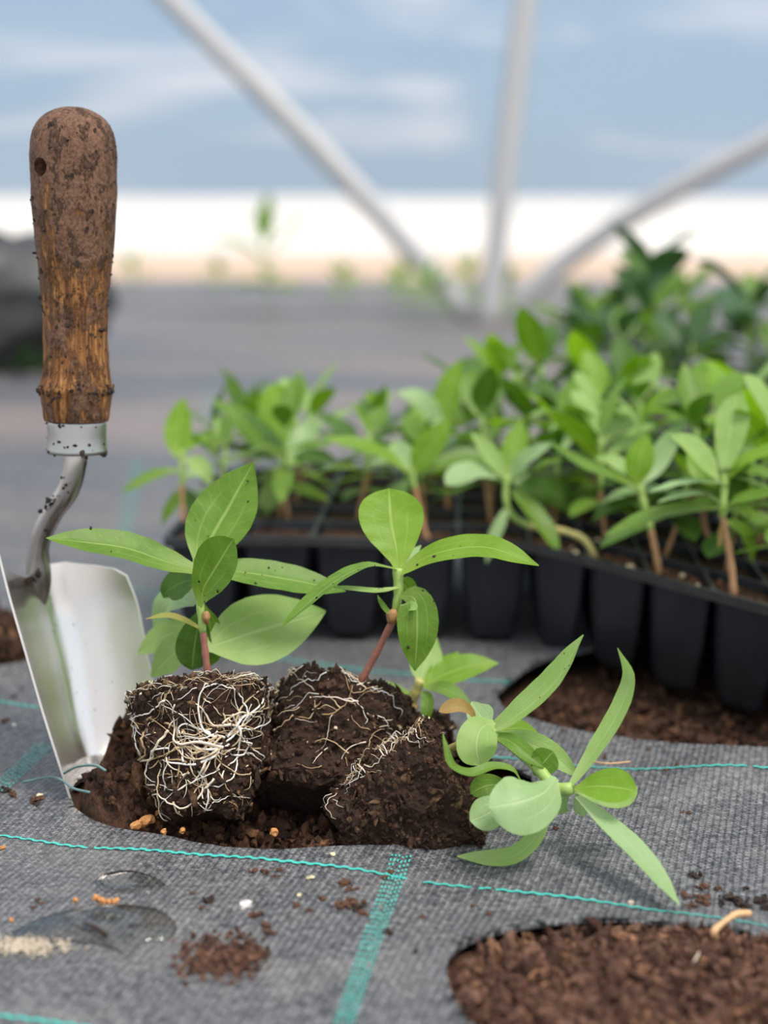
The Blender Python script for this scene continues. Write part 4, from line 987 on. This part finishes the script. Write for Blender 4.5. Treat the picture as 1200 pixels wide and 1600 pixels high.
# ------------------------------------------------------------------ loose bits on the fabric
def bit(name, px, py, s, mat, label, cat, group=None, flat=.8, long=1.0, n=1):
    p = G(px, py); p.z = Z(p.x, p.y) + s * .35; mb = MB(); chunk(mb, p, s * (.75 if n > 1 else 1), R, flat, sub=2, long=long, rough=.55)
    for _ in range(n - 1): chunk(mb, p + Vector((R.gauss(0, .7) * s, R.gauss(0, .6) * s, R.uniform(-.2, .25) * s)), s * R.uniform(.2, .6), R, flat, rough=.5, long=R.choice((1, 1.6)))
    return tag(mb.build(name, M[mat], loc=p, smooth=False), label, cat, group)
cl = 'small brown soil crumb lying loose on the grey woven fabric'; cg = 'loose soil crumbs on the fabric'
for (x, y, s) in [(322, 1412, 1.5), (314, 1422, 1), (398, 1370, 1.2), (416, 1372, 1.3), (437, 1370, 1), (430, 1378, .8), (538, 1394, 1.9), (546, 1402, 1.2), (505, 1418, 1.2), (540, 1428, 2.2), (552, 1424, 2), (560, 1432, 1.6), (566, 1440, 1.2), (528, 1430, 1), (463, 1428, 1.3), (485, 1436, 1),
                  (402, 1440, 1.4), (415, 1456, 1.5), (422, 1466, 1.3), (55, 1256, 1.8), (63, 1254, 1.5), (58, 1262, 1.2), (10, 1240, 2.0), (20, 1246, 1.6), (60, 1408, .8), (66, 1414, .8), (52, 1420, .7), (1070, 1395, 1.5), (1095, 1400, 2.0), (1104, 1408, 1.6), (1085, 1412, 1.5), (1140, 1398, 2.2), (1152, 1404, 2), (1162, 1410, 1.6), (1128, 1406, 1.4),
                  (1190, 1400, 2.0), (1198, 1408, 1.6), (1085, 1366, 1.4), (1100, 1382, 1.5), (1120, 1384, 1), (1165, 1382, 1), (1076, 1275, 1.2), (868, 1300, 1.0), (850, 1292, .8), (945, 1186, 1.1), (1012, 1180, 1), (1040, 1218, .9), (1056, 1210, 1), (955, 1196, .8), (880, 1150, .9), (990, 1165, .9), (600, 1380, 1.2), (610, 1372, 1.3), (607, 1470, 1.2), (660, 1440, .9), (740, 1420, .8), (765, 1436, .9), (650, 1500, .9),
                  (20, 1088, 1), (5, 1132, 1.4), (12, 1128, .9), (36, 1075, .8), (470, 1058, 1.6), (440, 1002, 1), (820, 1100, 1), (300, 1398, .8)]:
    bit('soil_crumb', x, y, s * .0011, R.choice(('crumb', 'crumb', 'crumb_dark')), cl, 'crumb', cg, n=9)
ol = 'tiny orange bark chip lying on the fabric near the puddle'
for (x, y, s) in [(4, 1326, 1.3), (118, 1412, 1.1), (150, 1408, 1.4), (160, 1413, 1.4), (170, 1414, 1.3), (180, 1412, 1.2), (18, 1438, .9)]: bit('bark_chip', x, y, s * .0011, 'chip', ol, 'chip', 'orange chips around the puddle')
for (x, y, s, l) in [(484, 1384, 1.4, 'cream chip on the fabric below the middle plug'), (520, 1352, .9, 'tiny cream chip close to the foot of the middle plug'), (468, 1411, .8, 'tiny orange chip between the cream chip and the white pebble'), (62, 1250, 1.6, 'flat straw coloured chip beside the trowel blade foot')]:
    bit('bark_chip', x, y, s * .0012, 'perlite' if 'cream' in l or 'straw' in l else 'chip', l, 'chip', flat=.6)
bit('pebble', 384, 1426, .0021, 'stone', 'small white pebble on the fabric in front of the plugs', 'pebble', flat=.9)
bit('pebble', 985, 1412, .0014, 'sand', 'pale grit grain on the teal thread below the lying leaf', 'pebble', flat=.8)
bit('pebble', 22, 1139, .0009, 'stone', 'tiny white grain on the fabric left of the trowel', 'pebble', flat=.8)
for (x, y, s) in [(212, 1290, 1.8), (225, 1284, 2.2), (236, 1280, 1.8), (247, 1272, 1.2), (256, 1300, 1.1), (285, 1298, 1.2), (428, 1300, 1.5), (165, 1260, .8)]:
    p = G(x, y, .002); mb = MB(); chunk(mb, p, s * .0011, R, sub=2); tag(mb.build('bark_chip', M['chip'], loc=p, smooth=False), 'orange bark chip in the dug soil in front of the root plugs', 'chip', 'orange chips in the dug soil')
def crumb_patch():
    mb = MB(); rnd = random.Random(12)
    for _ in range(520):
        x, y = rnd.gauss(345, 36), rnd.gauss(1500, 19)
        if abs(x - 345) > 78 or abs(y - 1500) > 44: continue
        p = G(x, y); s = rnd.uniform(.0004, .0013); p.z = Z(p.x, p.y) + s * rnd.uniform(0, .9); chunk(mb, p, s, rnd)
    tag(mb.build('soil_spill', M['soil_red'], smooth=False), 'spill of reddish brown compost on the fabric beside the puddle', 'soil', kind='stuff')
crumb_patch()
def puddle(outline, hgt, label, mat='water', name='puddle', cat='puddle'):
    g = [G(*q) for q in outline]; n = 72; c = spline(g + [g[0]], n)[:n]; ce = sum(c, Vector()) / n; nr = 12; mb = MB(); vs = []; fs = []
    for j in range(nr + 1):
        t = j / nr
        for p in c:
            q = ce.lerp(p, t); z = Z(q.x, q.y); vs.append((q.x, q.y, z + .0003 + hgt * (1 - t ** 4) * (1 + .35 * noise.noise(Vector((q.x * 90, q.y * 90, 1))))))
    for j in range(nr):
        for k in range(n): fs.append((j * n + k, j * n + (k + 1) % n, (j + 1) * n + (k + 1) % n, (j + 1) * n + k))
    b = len(vs)
    for p in c: vs.append((p.x, p.y, Z(p.x, p.y) - .0008))
    for k in range(n): fs.append((nr * n + k, nr * n + (k + 1) % n, b + (k + 1) % n, b + k))
    fs.append(tuple(b + k for k in range(n - 1, -1, -1)))
    mb.add(vs, fs); tag(mb.build(name, M[mat], loc=ce), label, cat)
puddle([(8, 1458), (60, 1438), (130, 1422), (200, 1416), (252, 1424), (276, 1448), (264, 1468), (228, 1474), (200, 1496), (186, 1488), (150, 1478), (90, 1474), (36, 1476)], .0024, 'clear water puddle with rounded edges on the fabric at lower left')
puddle([(146, 1378), (165, 1366), (200, 1362), (236, 1370), (258, 1384), (236, 1396), (190, 1398), (160, 1394)], .0008, 'small shallow water film above the larger puddle')
def silt():
    mb = MB(); rnd = random.Random(8)
    for _ in range(700):
        x, y = rnd.gauss(28, 34), rnd.gauss(1478, 6.5)
        if x < -60: continue
        p = G(x, y + (x - 28) * .08); s = rnd.uniform(.0002, .0008); p.z = Z(p.x, p.y) + s * rnd.uniform(.3, 1.2) + .0003; chunk(mb, p, s, rnd, flat=.6)
    tag(mb.build('silt_patch', M['sand'], smooth=False), 'patch of dry beige silt at the edge of the puddle', 'silt', kind='stuff')
silt()
for (pts, r, lab) in [([(166, 1474), (150, 1462), (132, 1456)], .0008, 'curled dark bark flake floating in the puddle')]:
    mb = MB(); w = [G(*q) + Vector((0, 0, .0025)) for q in pts]; tube(mb, spline(w, 10), r, 6); tag(mb.build('bark_flake', M['crumb_dark'], loc=w[0]), lab, 'bark')
def twig():
    a = G(1118, 1468, .002); pts = [a, G(1116, 1455, .006), G(1135, 1438, .006), G(1152, 1428, .007), G(1172, 1418, .008)]; pts[-1].z = .006
    mb = MB(); tube(mb, spline(pts, 20), lambda t: .0010 + .00015 * math.sin(t * 9), 8); tag(mb.build('twig', M['straw'], loc=a), 'pale tan twig lying at the edge of the front planting hole', 'twig')
twig()
def thread():
    mb = MB(); pts = [(35, 1222, .004), (75, 1214, .006), (98, 1220, .010), (115, 1232, .010), (140, 1238, .012)]
    tube(mb, spline([G(*q) for q in pts], 24), .0005, 5); pts = [(100, 1208, .012), (120, 1198, .018), (150, 1196, .022), (165, 1204, .022)]
    tube(mb, spline([G(*q) for q in pts], 24), .0005, 5)
    tag(mb.build('loose_thread', simple('frayed_thread', (.16, .27, .26), .6, vary=.2), loc=G(75, 1214)), 'frayed greyish teal thread curling around the foot of the trowel blade', 'thread')
thread()
mb = MB(); tube(mb, spline([G(1080, 1508, .004), G(1086, 1500, .006), G(1092, 1488, .006)], 10), .0003, 5)
tag(mb.build('root_wisp', M['root'], loc=G(1080, 1508, .004)), 'thin pale root wisp on the compost of the front planting hole', 'root')
mb = MB(); tube(mb, spline([G(925, 1190, .009), G(950, 1193, .010), G(985, 1190, .009)], 10), .0003, 5)
tag(mb.build('straw_wisp', M['straw'], loc=G(925, 1190, .009)), 'thin straw wisp on the fabric between the lying plant and the tray', 'straw')
